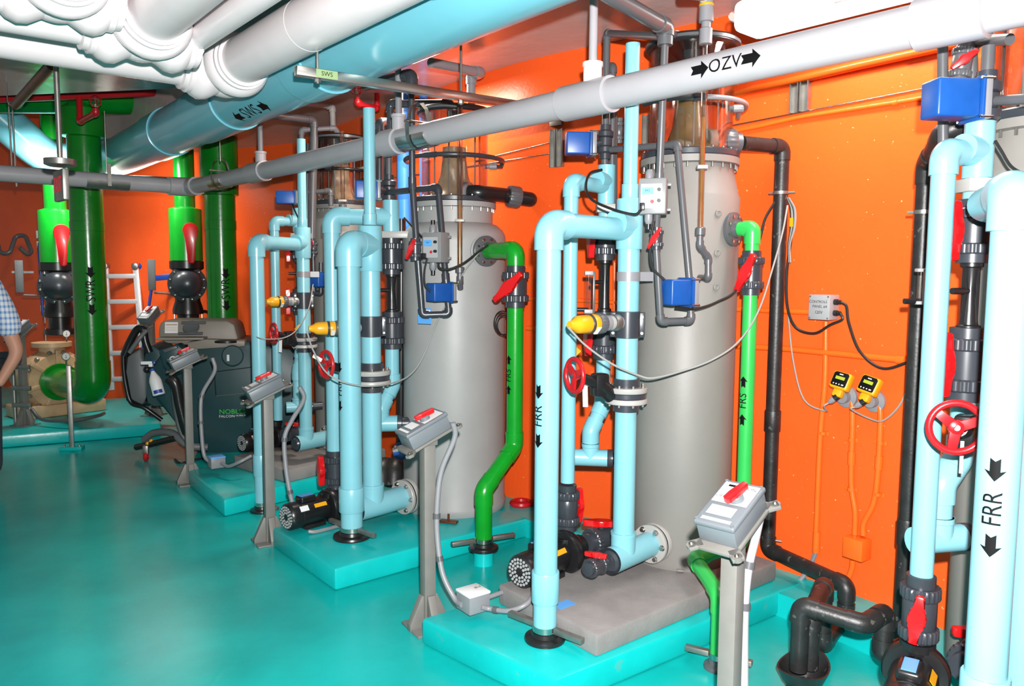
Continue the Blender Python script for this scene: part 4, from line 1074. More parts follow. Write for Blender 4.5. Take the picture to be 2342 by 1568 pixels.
def check_set(label, P, zrow, lever=True):
    """smaller green drop with sleeve, red lever and a black round check valve under it"""
    t = thing('check_valve_drop', label, 'pipe', on(P, zrow+190), 'green drops with black check valves')
    a = on(P, 250); s0, s1 = on(P, zrow-170), on(P, zrow-52)
    B().cyl(a, s0, .115, n=30).put('pipe', 'green', t)
    B().lathe([(.12, s0.z+.02), (.178, s0.z), (.182, s0.z-.02), (.182, s1.z), (.14, s1.z-.005)], xy(P), Z, 32).put('sleeve', 'green2', t)
    c = on(P, zrow); cd_ = flat(CAM-c)
    cb = B().lathe([(.19, s1.z-.005), (.19, s1.z-.09), (.15, s1.z-.12), (.14, c.z-.2), (.17, c.z-.3), (.17, c.z-.36), (.12, c.z-.37), (.12, c.z-.5), (.17, c.z-.5), (.17, c.z-.56), (.12, c.z-.57)], xy(P), Z, 30)
    cb.put('check_valve_body', 'black', t)
    d2 = c+cd_*.1
    dm = B().lathe([(.16, -.1), (.215, -.09), (.215, .03), (.17, .04), (.155, .075), (.11, .12), (.05, .145), (0, .15)], d2, cd_, 36).put('round_cover', 'dgrey', t)
    b = B(); e, f = perp(cd_)
    for i in range(12):
        an = 2*PI*(i+.5)/12; b.lathe([(.016, .03), (.016, .045), (.007, .05)], d2+(e*math.cos(an)+f*math.sin(an))*.19, cd_, 8)
    put_each(b, 'bolt', 'steel', dm)
    rt_ = cd_.cross(Z)*-1
    rt_ = Vector((1, 0, 0)) if rt_.x > 0 else Vector((-1, 0, 0)); rt_ = flat(cd_.cross(Z)); rt_ = rt_ if rt_.x > 0 else -rt_
    hb = Vector((P.x, P.y, zat(P, zrow-120)))+cd_*.19+rt_*.05
    B().lathe([(.085, 0), (.085, .06), (.05, .07)], hb, cd_, 24).put('gear_plate', 'dgrey', t)
    o = hb+cd_*.06
    out = [(.085*math.cos(k*PI/10), .085*math.sin(k*PI/10)) for k in range(0, 11)]
    out = out+[(-.06, -.12), (-.045, -.3), (-.03, -.38), (.02, -.385), (.04, -.36), (.05, -.12)]
    B().prism(out, o, rt_, Z, .04 if rt_.cross(Z).dot(cd_) > 0 else -.04, .008).put('lever', 'red', t)
    # counterweight arm
    b = B().cyl(c-rt_*.16-Z*.12, c-rt_*.36-Z*.11, .012, n=10)
    b.box(c-rt_*.38+Z*.1, (.08, .05, .36), rt_, cd_, .004)
    b.put('weight_arm', 'ggrey', t)
    b = B()
    for s in (-1, 1):
        for zz in (-.33, -.53): b.cyl(c+rt_*s*.15+Z*(zz-.1)+cd_*.06, c+rt_*s*.15+Z*(zz+.04)+cd_*.06, .008, n=8)
    put_each(b, 'tie_bolt', 'steel', t)
    return t, c
PkA, PkB = V(134, 640, 9.0), V(428, 640, 9.3)
tk, ck = check_set('green drop with red lever and black check valve at far left', PkA, 652)
check_set('green drop with red lever and black check valve beside the second SWR pipe', PkB, 648)
# tan pump
pd = flat(gA_-PUC); pd = flat(-dpu)
t = thing('tan_pump', 'large tan volute pump behind the green elbow at far left', 'pump', (PUC.x, PUC.y, ZP))
R0 = .33
vol = B().lathe([(.16, .16), (.30, .15), (R0*.97, .12), (R0*1.06, .05), (R0*1.06, -.06), (R0*.95, -.14), (.2, -.2)], PUC, pd, 48)
vol.cyl(PUC+Z*.2, Vector((PUC.x, PUC.y, zat(PUC, 785))), .13).lathe([(.13, 0), (.2, .002), (.2, .05), (.13, .052)], Vector((PUC.x, PUC.y, zat(PUC, 792))), Z, 30)
vp = vol.put('volute', 'tan', t)
e, f = perp(pd); b = B()
for i in range(14):
    an = 2*PI*(i+.5)/14; b.lathe([(.022, .1), (.022, .14), (.01, .15)], PUC+(e*math.cos(an)+f*math.sin(an))*R0*.98, pd, 8)
put_each(b, 'bolt', 'zinc', vp)
b = B()
for i in range(7):
    an = 2*PI*i/7; q = e*math.cos(an)+f*math.sin(an); b.box(PUC+q*R0*.72+pd*.145, (.22, .05, .05), q, pd.cross(q), .008)
put_each(b, 'stiffening_rib', 'tan', vp)
B().box(Vector((PUC.x, PUC.y+.05, ZP+.07))+f*0, (.9, .45, .14), e if abs(e.z) < .5 else f, pd, .02).put('bedplate', 'tan', t)
B().cyl(PUC-pd*.2, PUC-pd*.75, .2, n=30).put('motor', 'tan', t)
for px, py, nm in ((151, 815, 'gauge'), (152, 763, 'gauge')):
    gp = V(px, py, 8.35 if py > 800 else 8.78); dr = flat(CAM-gp)
    g = B().lathe([(.034, -.03), (.04, -.028), (.04, .002), (.036, .004)], gp, dr, 24).cyl(gp-Z*.04, gp-Z*.1-dr*.05, .008).put('gauge', 'zinc', t)
    B().lathe([(0, .003), (.034, .003), (.034, .0045), (0, .0045)], gp, dr, 24).put('dial', 'paper', g)
    flat_mark(g, gp+dr*.006, Z.cross(dr), Z, [('#', 0, .006, (.004, .03)), ('#', 0, -.012, (.02, .004))])
# support strut in front
sp = G(165, 1028, 0)
t = thing('pipe_stand', 'slim steel stand holding up the green elbow at left', 'stand', sp)
B().box((sp.x, sp.y, .42), (.042, .042, .82), (.9, .4, 0), (-.4, .9, 0), .003).put('upright', 'zinc', t)
fo = B().box((sp.x, sp.y, .018), (.2, .12, .036), (.97, .2, 0), (-.2, .97, 0), .004).put('base_plate', 'teal', t)
b = B()
for s in (-1, 1): b.lathe([(.012, .036), (.012, .05), (.006, .055)], sp+Vector((.075*s, .0, 0)), Z, 8)
put_each(b, 'bolt', 'steel', fo)
B().box((sp.x+.0, sp.y+.02, .66), (.03, .05, .17), (.9, .4, 0), (-.4, .9, 0), .003).put('clip', 'steel', t)
cable('grey hose lying round the tan pump foot', [V(72, 935, 8.15)+Z*0, V(95, 958, 8.05), V(140, 962, 7.95), V(185, 958, 7.95), V(225, 950, 8.1), V(238, 945, 8.3)], .018, 'mgrey', 'hose')

# ================================================================ ladder, poles, hook on the back wall
t = thing('folding_ladder', 'aluminium folding ladder leaning on the orange back wall', 'ladder', V(268, 890, 10.0))
La, Lb = V(241, 612, 10.25), V(256, 892, 10.0); Ra, Rb = V(311, 612, 10.25), V(334, 890, 9.9)
La2, Ra2 = V(236, 604, 10.25), V(308, 600, 10.25)
for a, c in ((La, Lb), (Ra, Rb)):
    d = (c-a).normalized(); B().box((a+c)/2, ((c-a).length, .035, .075), d, (0, 1, 0), .004).put('rail', 'alu', t)
for fr in (.07, .28, .49, .70, .91):
    a, c = La.lerp(Lb, fr), Ra.lerp(Rb, fr); d = (c-a).normalized()
    B().box((a+c)/2, ((c-a).length, .05, .06), d, (0, 1, 0), .006).put('rung', 'alu', t)
for a in (La, Ra):
    B().lathe([(.03, -.05), (.045, -.04), (.045, .04), (.03, .05)], a+Z*.02, (0, 1, 0), 16).put('hinge', 'zinc', t)
B().lathe([(.03, 0), (.05, .01), (.05, .06), (.03, .07)], Ra+Vector((.05, 0, .02)), (1, 0, 0), 16).put('lock_knob', 'bluep', t)
bp0, bp1, bp2 = V(395, 632, 9.75), V(350, 636, 9.75), V(330, 775, 9.8)
t = thing('blue_pole', 'blue bent pole leaning beside the black check valve', 'pole', V(325, 860, 9.8))
B().sweep([bp1, V(322, 830, 9.8)], .018, 12).put('shaft', 'bluep', t)
B().box((bp0+bp1)/2, ((bp0-bp1).length, .05, .07), (bp0-bp1), (0, 1, 0), .01).put('head', 'bluep', t)
t = thing('blue_pole', 'dark blue telescopic pole with white grips on the far left wall', 'pole', V(97, 720, 10.6))
B().sweep([V(88, 555, 10.85), V(98, 720, 10.7)], .018, 12).put('shaft', 'bluep', t)
for r0, r1 in ((528, 545), (552, 566), (698, 712)):
    B().cyl(V(86.5+(r0-528)*.06, r0, 10.86), V(87+(r1-528)*.06, r1, 10.85), .026).put('grip', 'paper', t)
t = solo(B().sweep(bend([V(-12, 530, 10.9), V(0, 578, 10.7), V(22, 580, 10.7), V(36, 538, 10.9), V(58, 538, 10.9), V(72, 575, 10.7), V(64, 583, 10.6), V(46, 566, 10.5)], .1, 6), .028, 12), 'wall_hook', 'mgrey', 'bent grey tube hook with black ends on the far left wall', 'hook')
solo(B().box(V(52, 622, 11.1), (.3, .02, .03)), 'wall_strip', 'paper', 'small white strip on the orange far left wall', 'strip')
# grey cabinet behind second green pipe
solo(B().box(V(463, 630, 9.85), (.22, .12, 1.0), (.9, -.45, 0), (.45, .9, 0), .006), 'wall_cabinet', 'ozv', 'tall pale cabinet half hidden behind the second green SWR pipe', 'cabinet')
cable('dark cables looping behind the second green SWR pipe', [V(450, 716, 9.4), V(470, 712, 9.4), V(480, 722, 9.3), V(482, 760, 9.2)], .02, 'cabb')

# ================================================================ overhead at left: sprinkler pipe, rods, exit sign, tube light
rp0, rp1 = V(-60, 226, 7.4), V(470, 204, 7.4)
t = thing('sprinkler_pipe', 'red sprinkler pipe with caged head under the ceiling at left', 'pipe', rp0.lerp(rp1, .5), 'red sprinkler pipes')
B().cyl(rp0, rp1, .045, n=18).put('pipe', 'redp', t)
run(t, [V(181, 212, 7.4), V(183, 278, 7.35), V(219, 258, 7.1), V(219, 248, 7.1)], .026, 'redp', n=14, fr=1.25, leg=1.5)
def cage(t, c, s=1, up=True):
    k = 1 if up else -1
    B().lathe([(.02, 0), (.022, k*.02), (.012, k*.03), (.012, k*.06), (.028, k*.065), (.028, k*.07)], c, Z, 14).put('sprinkler_head', 'steel', t)
    b = B()
    for i in range(6):
        a = 2*PI*i/6; q = Vector((math.cos(a), math.sin(a), 0)); b.sweep([c+q*.025, c+q*.05+Z*k*.03, c+q*.05+Z*k*.08, c+Z*k*.11], .003, 6)
    b.torus(c+Z*k*.055, Z, .05, .003, 20, 6).put('cage', 'redp', t)
cage(t, V(219, 244, 7.1))
rp = V(862, 200, 6.5)
t = thing('sprinkler_pipe', 'red sprinkler drop with caged head behind the thick blue main', 'pipe', rp, 'red sprinkler pipes')
run(t, [Vector((rp.x, rp.y, CEIL)), V(862, 248, 6.5), V(818, 236, 6.2), V(816, 222, 6.2)], .021, 'redp', n=14, fr=1.35, leg=1.6)
cage(t, V(815, 216, 6.2))
t = thing('exit_sign', 'small grey exit sign hanging edge on from a conduit at left', 'sign', V(140, 430, 4.9))
ec = V(140, 424, 4.9); ed = flat((-.663, .749, 0)); en = flat((-.749, -.663, 0))
B().box(ec, (.25, .036, .19), ed, en, .008).put('housing', 'zinc', t)
B().lathe([(.07, .115), (.09, .125), (.09, .16), (.03, .17)], ec, Z, 24).cyl(ec+Z*.15, Vector((ec.x, ec.y, CEIL)), .016, n=12).put('ceiling_stem', 'zinc', t)
flat_mark(t, ec+en*.019, Z.cross(en), Z, [('EXIT', 0, 0, .13, .72)], 'exitred')
for px, Y in ((28, 6.9), (36, 6.9)):
    q = V(px, 400, Y); solo(B().cyl(q, Vector((q.x, q.y, CEIL)), .007, n=8), 'threaded_rod', 'zinc', 'thin threaded rod of the pair hanging at the far left', 'rod', 'rod pair at far left')
q = V(31, 400, 6.9); t = thing('rod_clamp', 'steel clamp with two bolts on the rod pair over the far left pipe', 'clamp', q)
B().box(q, (.09, .05, .05), bev=.006).put('clamp_body', 'zinc', t); B().cyl(q-Z*.1+Vector((.02, 0, 0)), q+Z*.05+Vector((.02, 0, 0)), .008).put('bolt', 'zinc', t)
solo(B().cyl(V(35, 240, 6.2), V(118, 148, 5.3), .035, n=18), 'steel_pipe', 'brown', 'slanting brown steel pipe near the top left corner', 'pipe')
hk = V(38, 232, 6.2); solo(B().sweep([hk+Vector((-.07, 0, .3)), hk+Vector((-.07, 0, .0)), hk+Vector((-.03, 0, -.05)), hk+Vector((.03, 0, -.05)), hk+Vector((.06, 0, 0)), hk+Vector((.05, 0, .04))], .005, 8), 'pipe_hook', 'steel', 'wire J hook cradling the slanting brown pipe', 'hook')
# tube lights
def tube_light(label, a, c, wdt=.10, drop=.06, m='zinc'):
    t = thing('tube_light', label, 'lamp', a.lerp(c, .5), 'fluorescent tube lights')
    d = (c-a).normalized(); n_ = Vector((-d.y, d.x, 0))
    B().box(a.lerp(c, .5)+Z*.035, ((c-a).length, wdt, .05), d, n_, .01).put('housing', m, t)
    B().cyl(a+d*.03, c-d*.03, .019, n=14).put('tube', 'tube', t)
    return t
tube_light('fluorescent tube light low behind the grey pipe at left', V(222, 411, 8.6), V(448, 420, 8.9))
ra, rc = V(-10, 386, 7.0), V(440, 412, 8.3)
solo(B().cyl(ra, rc, .012, n=10), 'steel_rod', 'steel', 'long thin steel rail along the far grey pipe at left', 'rail')
# right hand ceiling lamp, glowing diffuser
la = V(1702, 50, 3.45); lc = la-od*1.75
d = (lc-la).normalized(); n_ = Vector((-d.y, d.x, 0))
t = thing('tube_light', 'bright wrap around ceiling light over the OZV pipe at upper right', 'lamp', la.lerp(lc, .5), 'fluorescent tube lights')
B().box(la.lerp(lc, .5), ((lc-la).length, .2, .13), d, n_, .035, 4).put('diffuser', emis('lamp_diffuser', (1, .98, .95), 2.2), t)
B().box(la.lerp(lc, .5)-Z*.0, ((lc-la).length*1.015, .225, .05), d, n_, .02, 3).put('rim', 'clr', t)
B().box(la.lerp(lc, .5)+Z*.12, ((lc-la).length*.96, .14, .14), d, n_, .01).put('housing', 'paper', t)
B().box(la.lerp(lc, .27)-n_*.1-Z*.035, (.05, .02, .04), d, n_, .004).put('latch', 'paper', t)
# ================================================================ floor scrubber
SO = G(490, 1046, 0); SX = flat((.96, -.28, 0)); SX = flat((.985, .17, 0)); SY = flat(Z.cross(SX))
def sp_(px, py, k=0): return V(px, py, 7.35+k)
t = thing('floor_scrubber', 'dark walk behind floor scrubber with grey top parked at the back', 'scrubber', (SO.x+.5, SO.y+.3, 0))
def sil(pts, Y, depth, m, name, parent=None, bev=.03, label=None):
    """side outline of a machine panel standing in the plane through the picture columns at distance Y"""
    o = V(pts[0][0], pts[0][1], Y); P = []
    for px, py in pts:
        # intersect the pixel ray with the vertical plane through o with normal SY
        q = _d(px, py); s = (o-CAM).dot(SY)/q.dot(SY); w_ = CAM+q*s-o; P.append((w_.dot(SX), w_.z))
    return B().prism(P, o, SX, Z, -depth, bev).put(name, m, parent or t, label)
sil([(345, 842), (372, 800), (545, 775), (690, 800), (694, 915), (690, 1010), (640, 1046), (455, 1046), (405, 970), (352, 912)], 7.35, .62, 'dteal', 'body', bev=.05)
sil([(364, 742), (372, 733), (520, 733), (536, 742), (545, 775), (540, 800), (380, 785), (362, 772)], 7.4, .5, 'taupe', 'top_cover', bev=.025)
sil([(428, 782), (470, 776), (560, 778), (560, 792), (430, 800)], 7.33, .2, 'taupe', 'tank_lid', bev=.012)
sil([(290, 815), (322, 795), (334, 846), (338, 905), (326, 928), (298, 914), (286, 850)], 7.42, .45, 'ggrey', 'rear_panel', bev=.03)
sil([(281, 812), (300, 798), (338, 845), (345, 930), (308, 929), (286, 918), (279, 860)], 7.5, .35, 'black', 'rear_shell', bev=.03)
sil([(326, 797), (345, 785), (382, 812), (400, 850), (392, 935), (352, 928), (330, 925), (334, 850)], 7.45, .55, 'dteal', 'rear_cowl', bev=.03)
B().sweep(smooth([sp_(284, 812, .1), sp_(297, 781, .1), sp_(314, 753, .1), sp_(327, 754, .1), sp_(333, 782, .1), sp_(342, 806, .1)], 8), .035, 14).put('handle_bar', 'black', t)
B().sweep(smooth([sp_(282, 806, .1), sp_(283, 840, .1), sp_(288, 880, .1), sp_(300, 920, .1), sp_(330, 932, .1), sp_(370, 960, .15)], 8), .022, 10).put('bumper', 'black', t)
B().sweep(smooth([sp_(296, 806, -.15), sp_(318, 775, -.15), sp_(335, 755, -.1)], 8), .02, 12).put('handle_bar', 'ggrey', t)
# control head on the left
sil([(362, 800), (405, 786), (420, 800), (424, 850), (395, 862), (372, 838)], 7.15, .2, 'dteal', 'control_head', bev=.02)
sil([(372, 800), (402, 790), (406, 796), (376, 807)], 7.12, .1, 'mgrey', 'control_panel', bev=.005)
kc = sp_(396, 822, -.28); dk = flat(CAM-kc)
B().torus(kc, dk, .028, .006, 24, 8).put('knob_ring', 'paper', t)
B().lathe([(.022, -.01), (.02, .02), (0, .022)], kc, dk, 16).put('knob', 'black', t)
B().ball(sp_(336, 844, -.2), .03).put('ball_knob', 'black', t)
B().sweep(smooth([sp_(388, 862, -.3), sp_(402, 880, -.3), sp_(412, 930, -.28), sp_(428, 990, -.25)], 8), .05, 14).put('suction_hose', 'black', t)
B().sweep(smooth([sp_(396, 886, -.32), sp_(400, 930, -.3), sp_(412, 985, -.28), sp_(436, 1022, -.26)], 8), .02, 12).put('drain_hose', 'mgrey', t)
for px, py, q in ((520, 782, .0),):
    p = sp_(px, py, .12); B().lathe([(.08, 0), (.11, .006), (.13, .0), (.13, .02), (.09, .03), (.05, .012)], p-Z*.0, Z, 30).put('filler_cap', 'black', t)
w0 = sp_(532, 813, -.035); dk = -SY if (-SY).dot(CAM-w0) > 0 else SY
wn = B().lathe([(.085, -.01), (.10, -.008), (.10, .006), (.094, .01), (.09, .004), (0, .004)], w0, dk, 32).put('round_cap', 'dteal', t)
flat_mark(wn, w0+dk*.006, SX, Z, [('#', -.04, -.02, (.022, .06))], 'paper')
# panel seams and the raised deck cover
B().box(sp_(420, 772, .05)+SX*-.0+Vector((0, 0, 0)), (.42, .30, .02), SX, SY, .006).put('deck_panel', 'taupe', t)
th = sp_(437, 749, -.02); B().lathe([(.05, -.01), (.075, 0), (.07, .02), (.045, .012), (0, .012)], th, (SY*-.75+Z*.66), 24).put('cup_holder', 'ggrey', t)
for px, py in ((443, 737), (436, 762)):
    B().box(sp_(px, py, -.01), (.22, .03, .012), SX, (SY*.66+Z*.75), .005).put('grip_slot', 'ggrey', t)
flat_mark(t, sp_(392, 749, -.045), SX, (SY*.2+Z*.98), [('#', 0, 0, (.115, .105))], 'paper', 'instruction_label')
flat_mark(t, sp_(392, 750, -.047), SX, (SY*.2+Z*.98), [('#', 0, .032, (.1, .012)), ('#', 0, .008, (.1, .004)), ('#', 0, -.008, (.1, .004)), ('#', 0, -.024, (.1, .004))], 'tan', 'print')
po = sp_(575, 905, -.03)
def on_side(px, py):
    o = V(345, 842, 7.35); q = _d(px, py); s = (o-CAM).dot(SY)/q.dot(SY); return CAM+q*s+dk*.004
flat_mark(t, on_side(532, 941), SX, Z, [('NOBLES', 0, 0, .064, 1.08)], 'logo', 'logo')
flat_mark(t, on_side(519, 951.5), SX, Z, [('FALCON', 0, 0, .034, 1.1)], 'paper', 'logo')
flat_mark(t, on_side(551, 949.5), SX, Z, [('ULTRA 20', 0, 0, .022, 1.0)], 'paper', 'logo')
for a, c in (((494, 905), (580, 897)), ((494, 905), (490, 850)), ((490, 850), (585, 838))):
    A_, C_ = on_side(*a), on_side(*c); B().cyl(A_, C_, .004, n=6).put('panel_seam', 'ggrey' if a[1] == c[1]+8 else 'black', t)
# squeegee, casters
sq = B().sweep(smooth([sp_(330, 1005, -.05), sp_(352, 990, -.1), sp_(392, 990, -.2), sp_(430, 1018, -.25), sp_(475, 1022, -.2)], 8), .035, 10)
sq.put('squeegee_frame', 'ggrey', t)
B().sweep(smooth([sp_(312, 1022, -.05), sp_(345, 1015, -.15), sp_(400, 1002, -.25)], 8), .03, 10).put('squeegee_blade', 'black', t)
for px, py, rr in ((346, 1008, .02), (338, 1014, .02)): B().ball(sp_(px, py, -.16), rr).put('adjuster_knob', 'yel', t)
cw = G(334, 1043, .045)
B().torus(cw+Z*.0, SX, .028, .02, 20, 8).put('caster', 'redp', t)
B().box(cw+Z*.06, (.05, .05, .09), SX, SY, .01).put('caster_fork', 'zinc', t)
B().lathe([(.05, 0), (.12, .0), (.13, .02), (.13, .07), (.05, .09)], G(600, 1040, .13)-SY*.0, SY, 28).put('wheel', 'black', t)
cable('black cable lying on the floor beside the farthest plinth', [G(400, 1050, .012), G(412, 1058, .012), G(440, 1052, .012), G(470, 1046, .012)], .01, 'cabb')
# spray bottle on the control head
sb = V(364, 903, 6.95); ax = (V(349, 848, 6.98)-sb).normalized()
t = thing('spray_bottle', 'white spray bottle with blue collar hung on the scrubber', 'bottle', sb)
B().lathe([(.048, 0), (.053, .008), (.053, .13), (.045, .16), (.028, .195), (.018, .215), (.018, .235)], sb, ax, 24).put('bottle', 'paper', t)
B().lathe([(.024, .222), (.024, .244)], sb, ax, 18).put('collar', 'bbox', t)
hs = sb+ax*.26; B().box(hs+ax*.02, (.035, .035, .05), SX, ax, .008).box(hs+ax*.04-SX*.03+Z*.0, (.10, .03, .03), SX, ax, .006).put('spray_head', 'paper', t)
B().box(hs+ax*.045+SX*.03, (.03, .03, .03), SX, ax, .006).put('nozzle', 'bbox', t)
oo = flat(CAM-sb); oo = (oo-ax*oo.dot(ax)).normalized()
wrap_mark(t, sb+ax*.07, ax.cross(oo), oo, .053, [], 'bbox') if False else None
lbm = B(); 
for k in range(9):
    a0, a1 = -.75+k*1.5/9, -.75+(k+1)*1.5/9; sdv = oo.cross(ax)
    vs = [lbm.bm.verts.new(sb+ax*h+(oo*math.cos(a)+sdv*math.sin(a))*.0536) for a, h in ((a0, .012), (a1, .012), (a1, .045), (a0, .045))]; lbm.bm.faces.new(vs)
bmesh.ops.remove_doubles(lbm.bm, verts=lbm.bm.verts[:], dist=1e-5); lbm.put('label', 'bluep', t, 'blue printed label')

# ================================================================ person at the left edge
def plaid():
    m = bpy.data.materials.new('blue_white_plaid'); m.use_nodes = True; nt = m.node_tree; b = nt.nodes['Principled BSDF']; b.inputs['Roughness'].default_value = .8
    tc = nt.nodes.new('ShaderNodeTexCoord'); sx = nt.nodes.new('ShaderNodeSeparateXYZ'); nt.links.new(tc.outputs['Object'], sx.inputs[0])
    def band(src, sc, thr):
        a = nt.nodes.new('ShaderNodeMath'); a.operation = 'MULTIPLY'; a.inputs[1].default_value = sc; nt.links.new(src, a.inputs[0])
        f = nt.nodes.new('ShaderNodeMath'); f.operation = 'FRACT'; nt.links.new(a.outputs[0], f.inputs[0])
        g = nt.nodes.new('ShaderNodeMath'); g.operation = 'LESS_THAN'; g.inputs[1].default_value = thr; nt.links.new(f.outputs[0], g.inputs[0]); return g
    ad = nt.nodes.new('ShaderNodeMath'); ad.operation = 'ADD'; nt.links.new(sx.outputs['X'], ad.inputs[0]); nt.links.new(sx.outputs['Y'], ad.inputs[1])
    p, q = band(ad.outputs[0], 24, .42), band(sx.outputs['Z'], 22, .42)
    s = nt.nodes.new('ShaderNodeMath'); s.operation = 'ADD'; nt.links.new(p.outputs[0], s.inputs[0]); nt.links.new(q.outputs[0], s.inputs[1])
    h = nt.nodes.new('ShaderNodeMath'); h.operation = 'MULTIPLY'; h.inputs[1].default_value = .5; nt.links.new(s.outputs[0], h.inputs[0])
    r = nt.nodes.new('ShaderNodeValToRGB'); r.color_ramp.elements[0].color = (.62, .68, .74, 1); r.color_ramp.elements[1].color = (.10, .22, .48, 1)
    nt.links.new(h.outputs[0], r.inputs[0]); nt.links.new(r.outputs[0], b.inputs['Base Color']); return m
def skinned(name, m, parent, verts, edges, radii, sub=2, root=0):
    o_ = ORG[parent.name]; me = bpy.data.meshes.new(name); me.from_pydata([tuple(Vector(v)-o_) for v in verts], edges, [])
    o = bpy.data.objects.new(name, me); COL.objects.link(o); o.parent = parent; ORG[o.name] = o_
    md = o.modifiers.new('skin', 'SKIN'); md.use_smooth_shade = True
    for i, r in enumerate(radii):
        sv = me.skin_vertices[0].data[i]; sv.radius = (r, r) if not isinstance(r, tuple) else r; sv.use_root = (i == root)
    s = o.modifiers.new('subdivision', 'SUBSURF'); s.levels = sub; s.render_levels = sub
    dg = bpy.context.evaluated_depsgraph_get(); nm = bpy.data.meshes.new_from_object(o.evaluated_get(dg)); o.modifiers.clear(); o.data = nm
    nm.materials.clear(); nm.materials.append(M[m] if isinstance(m, str) else m)
    for p in nm.polygons: p.use_smooth = True
    return o
YP = 6.2
SHR = V(-12, 652, YP); ELB = V(41, 806, YP+.02); WRI = V(-6, 884, YP-.12)     # right shoulder, elbow, wrist in the picture
sw = .21
ch = Vector((SHR.x-sw, YP, SHR.z-.06)); fz_ = 0.0
hz = ch.z-.50
pt = thing('person', 'person in a blue and white checked shirt cut by the left edge', 'person', (ch.x, YP, 0))
L = lambda dx, dz, dy=0: Vector((ch.x+dx, YP+dy, dz))
top = ch.z
bv = [L(0, hz), L(0, hz+.18), L(0, top-.12), L(0, top+.03), L(0, top+.12), L(.0, top+.22, -.02), L(0, top+.30, -.01),
      SHR+Vector((-.03, 0, -.02)), ELB, WRI, L(-sw+.03, top-.03), L(-sw-.08, top-.33), L(-sw-.02, top-.58, -.12),
      L(.10, hz-.06), L(.12, hz*.52), L(.12, .08), L(-.10, hz-.06), L(-.12, hz*.52), L(-.12, .08), L(.12, .045, -.16), L(-.12, .045, -.16), L(0, top-.02)]
be = [(0, 1), (1, 2), (2, 21), (21, 3), (3, 4), (4, 5), (5, 6), (21, 7), (7, 8), (8, 9), (21, 10), (10, 11), (11, 12), (0, 13), (13, 14), (14, 15), (0, 16), (16, 17), (17, 18), (15, 19), (18, 20)]
br_ = [.15, .135, .16, .06, .06, .095, .085, .075, .056, .034, .075, .05, .032, .095, .065, .045, .095, .065, .045, .04, .04, .13]
skinned('body', 'skin', pt, bv, be, br_)
# hand with five curled fingers on the hip
hv = (WRI-ELB).normalized(); sdh = Vector((0, -1, 0)); hb_ = WRI+hv*.08
for i, (ln, off) in enumerate(((.075, -.032), (.085, -.011), (.08, .011), (.065, .03))):
    a = hb_+sdh*off
    skinned('finger', 'skin', pt, [WRI+hv*.03+sdh*off*.6, a, a+hv*ln*.5+Vector((-.012, 0, 0)), a+hv*ln*.75+Vector((-.035, 0, .0))], [(0, 1), (1, 2), (2, 3)], [.016, .010, .009, .007], 1)
skinned('thumb', 'skin', pt, [WRI+hv*.02+sdh*.02, WRI+hv*.045+sdh*.05, WRI+hv*.085+sdh*.06], [(0, 1), (1, 2)], [.014, .011, .008], 1)
pm = plaid()
sh = [L(0, hz-.10), L(0, hz+.10), L(0, top-.14), L(0, top-.01), SHR+Vector((-.03, 0, 0)), SHR.lerp(ELB, .45), SHR.lerp(ELB, .80), L(-sw+.03, top-.01), L(-sw-.045, top-.17), L(-sw-.07, top-.26)]
skinned('shirt', pm, pt, sh, [(0, 1), (1, 2), (2, 3), (3, 4), (4, 5), (5, 6), (3, 7), (7, 8), (8, 9)], [.19, .172, .18, .12, .095, .098, .102, .095, .09, .09])
tr = [L(0, hz), L(.10, hz-.08), L(.12, hz*.52), L(.12, .1), L(-.10, hz-.08), L(-.12, hz*.52), L(-.12, .1)]
skinned('trousers', 'jeans', pt, tr, [(0, 1), (1, 2), (2, 3), (0, 4), (4, 5), (5, 6)], [.165, .115, .085, .07, .115, .085, .07])
for s in (.12, -.12): B().ball(L(s, .05, -.09), .05, 16, (.95, 2.6, 1.0)).put('shoe', 'black', pt)
hd0 = L(0, top+.235, -.02)
B().ball(hd0+Vector((0, .012, .045)), .108, 20, (.86, 1.02, .95)).put('hair', 'hair', pt)
for s in (-1, 1):
    B().ball(hd0+Vector((.033*s, -.085, .01)), .012).put('eye', 'paper', pt)
    B().ball(hd0+Vector((.088*s, .0, 0)), .025, 10, (.4, .8, 1.2)).put('ear', 'skin', pt)
B().ball(hd0+Vector((0, -.105, -.02)), .018, 10, (.7, 1, 1.3)).put('nose', 'skin', pt)
B().ball(hd0+Vector((0, -.088, -.06)), .022, 10, (1.2, .4, .35)).put('mouth', 'redp', pt)
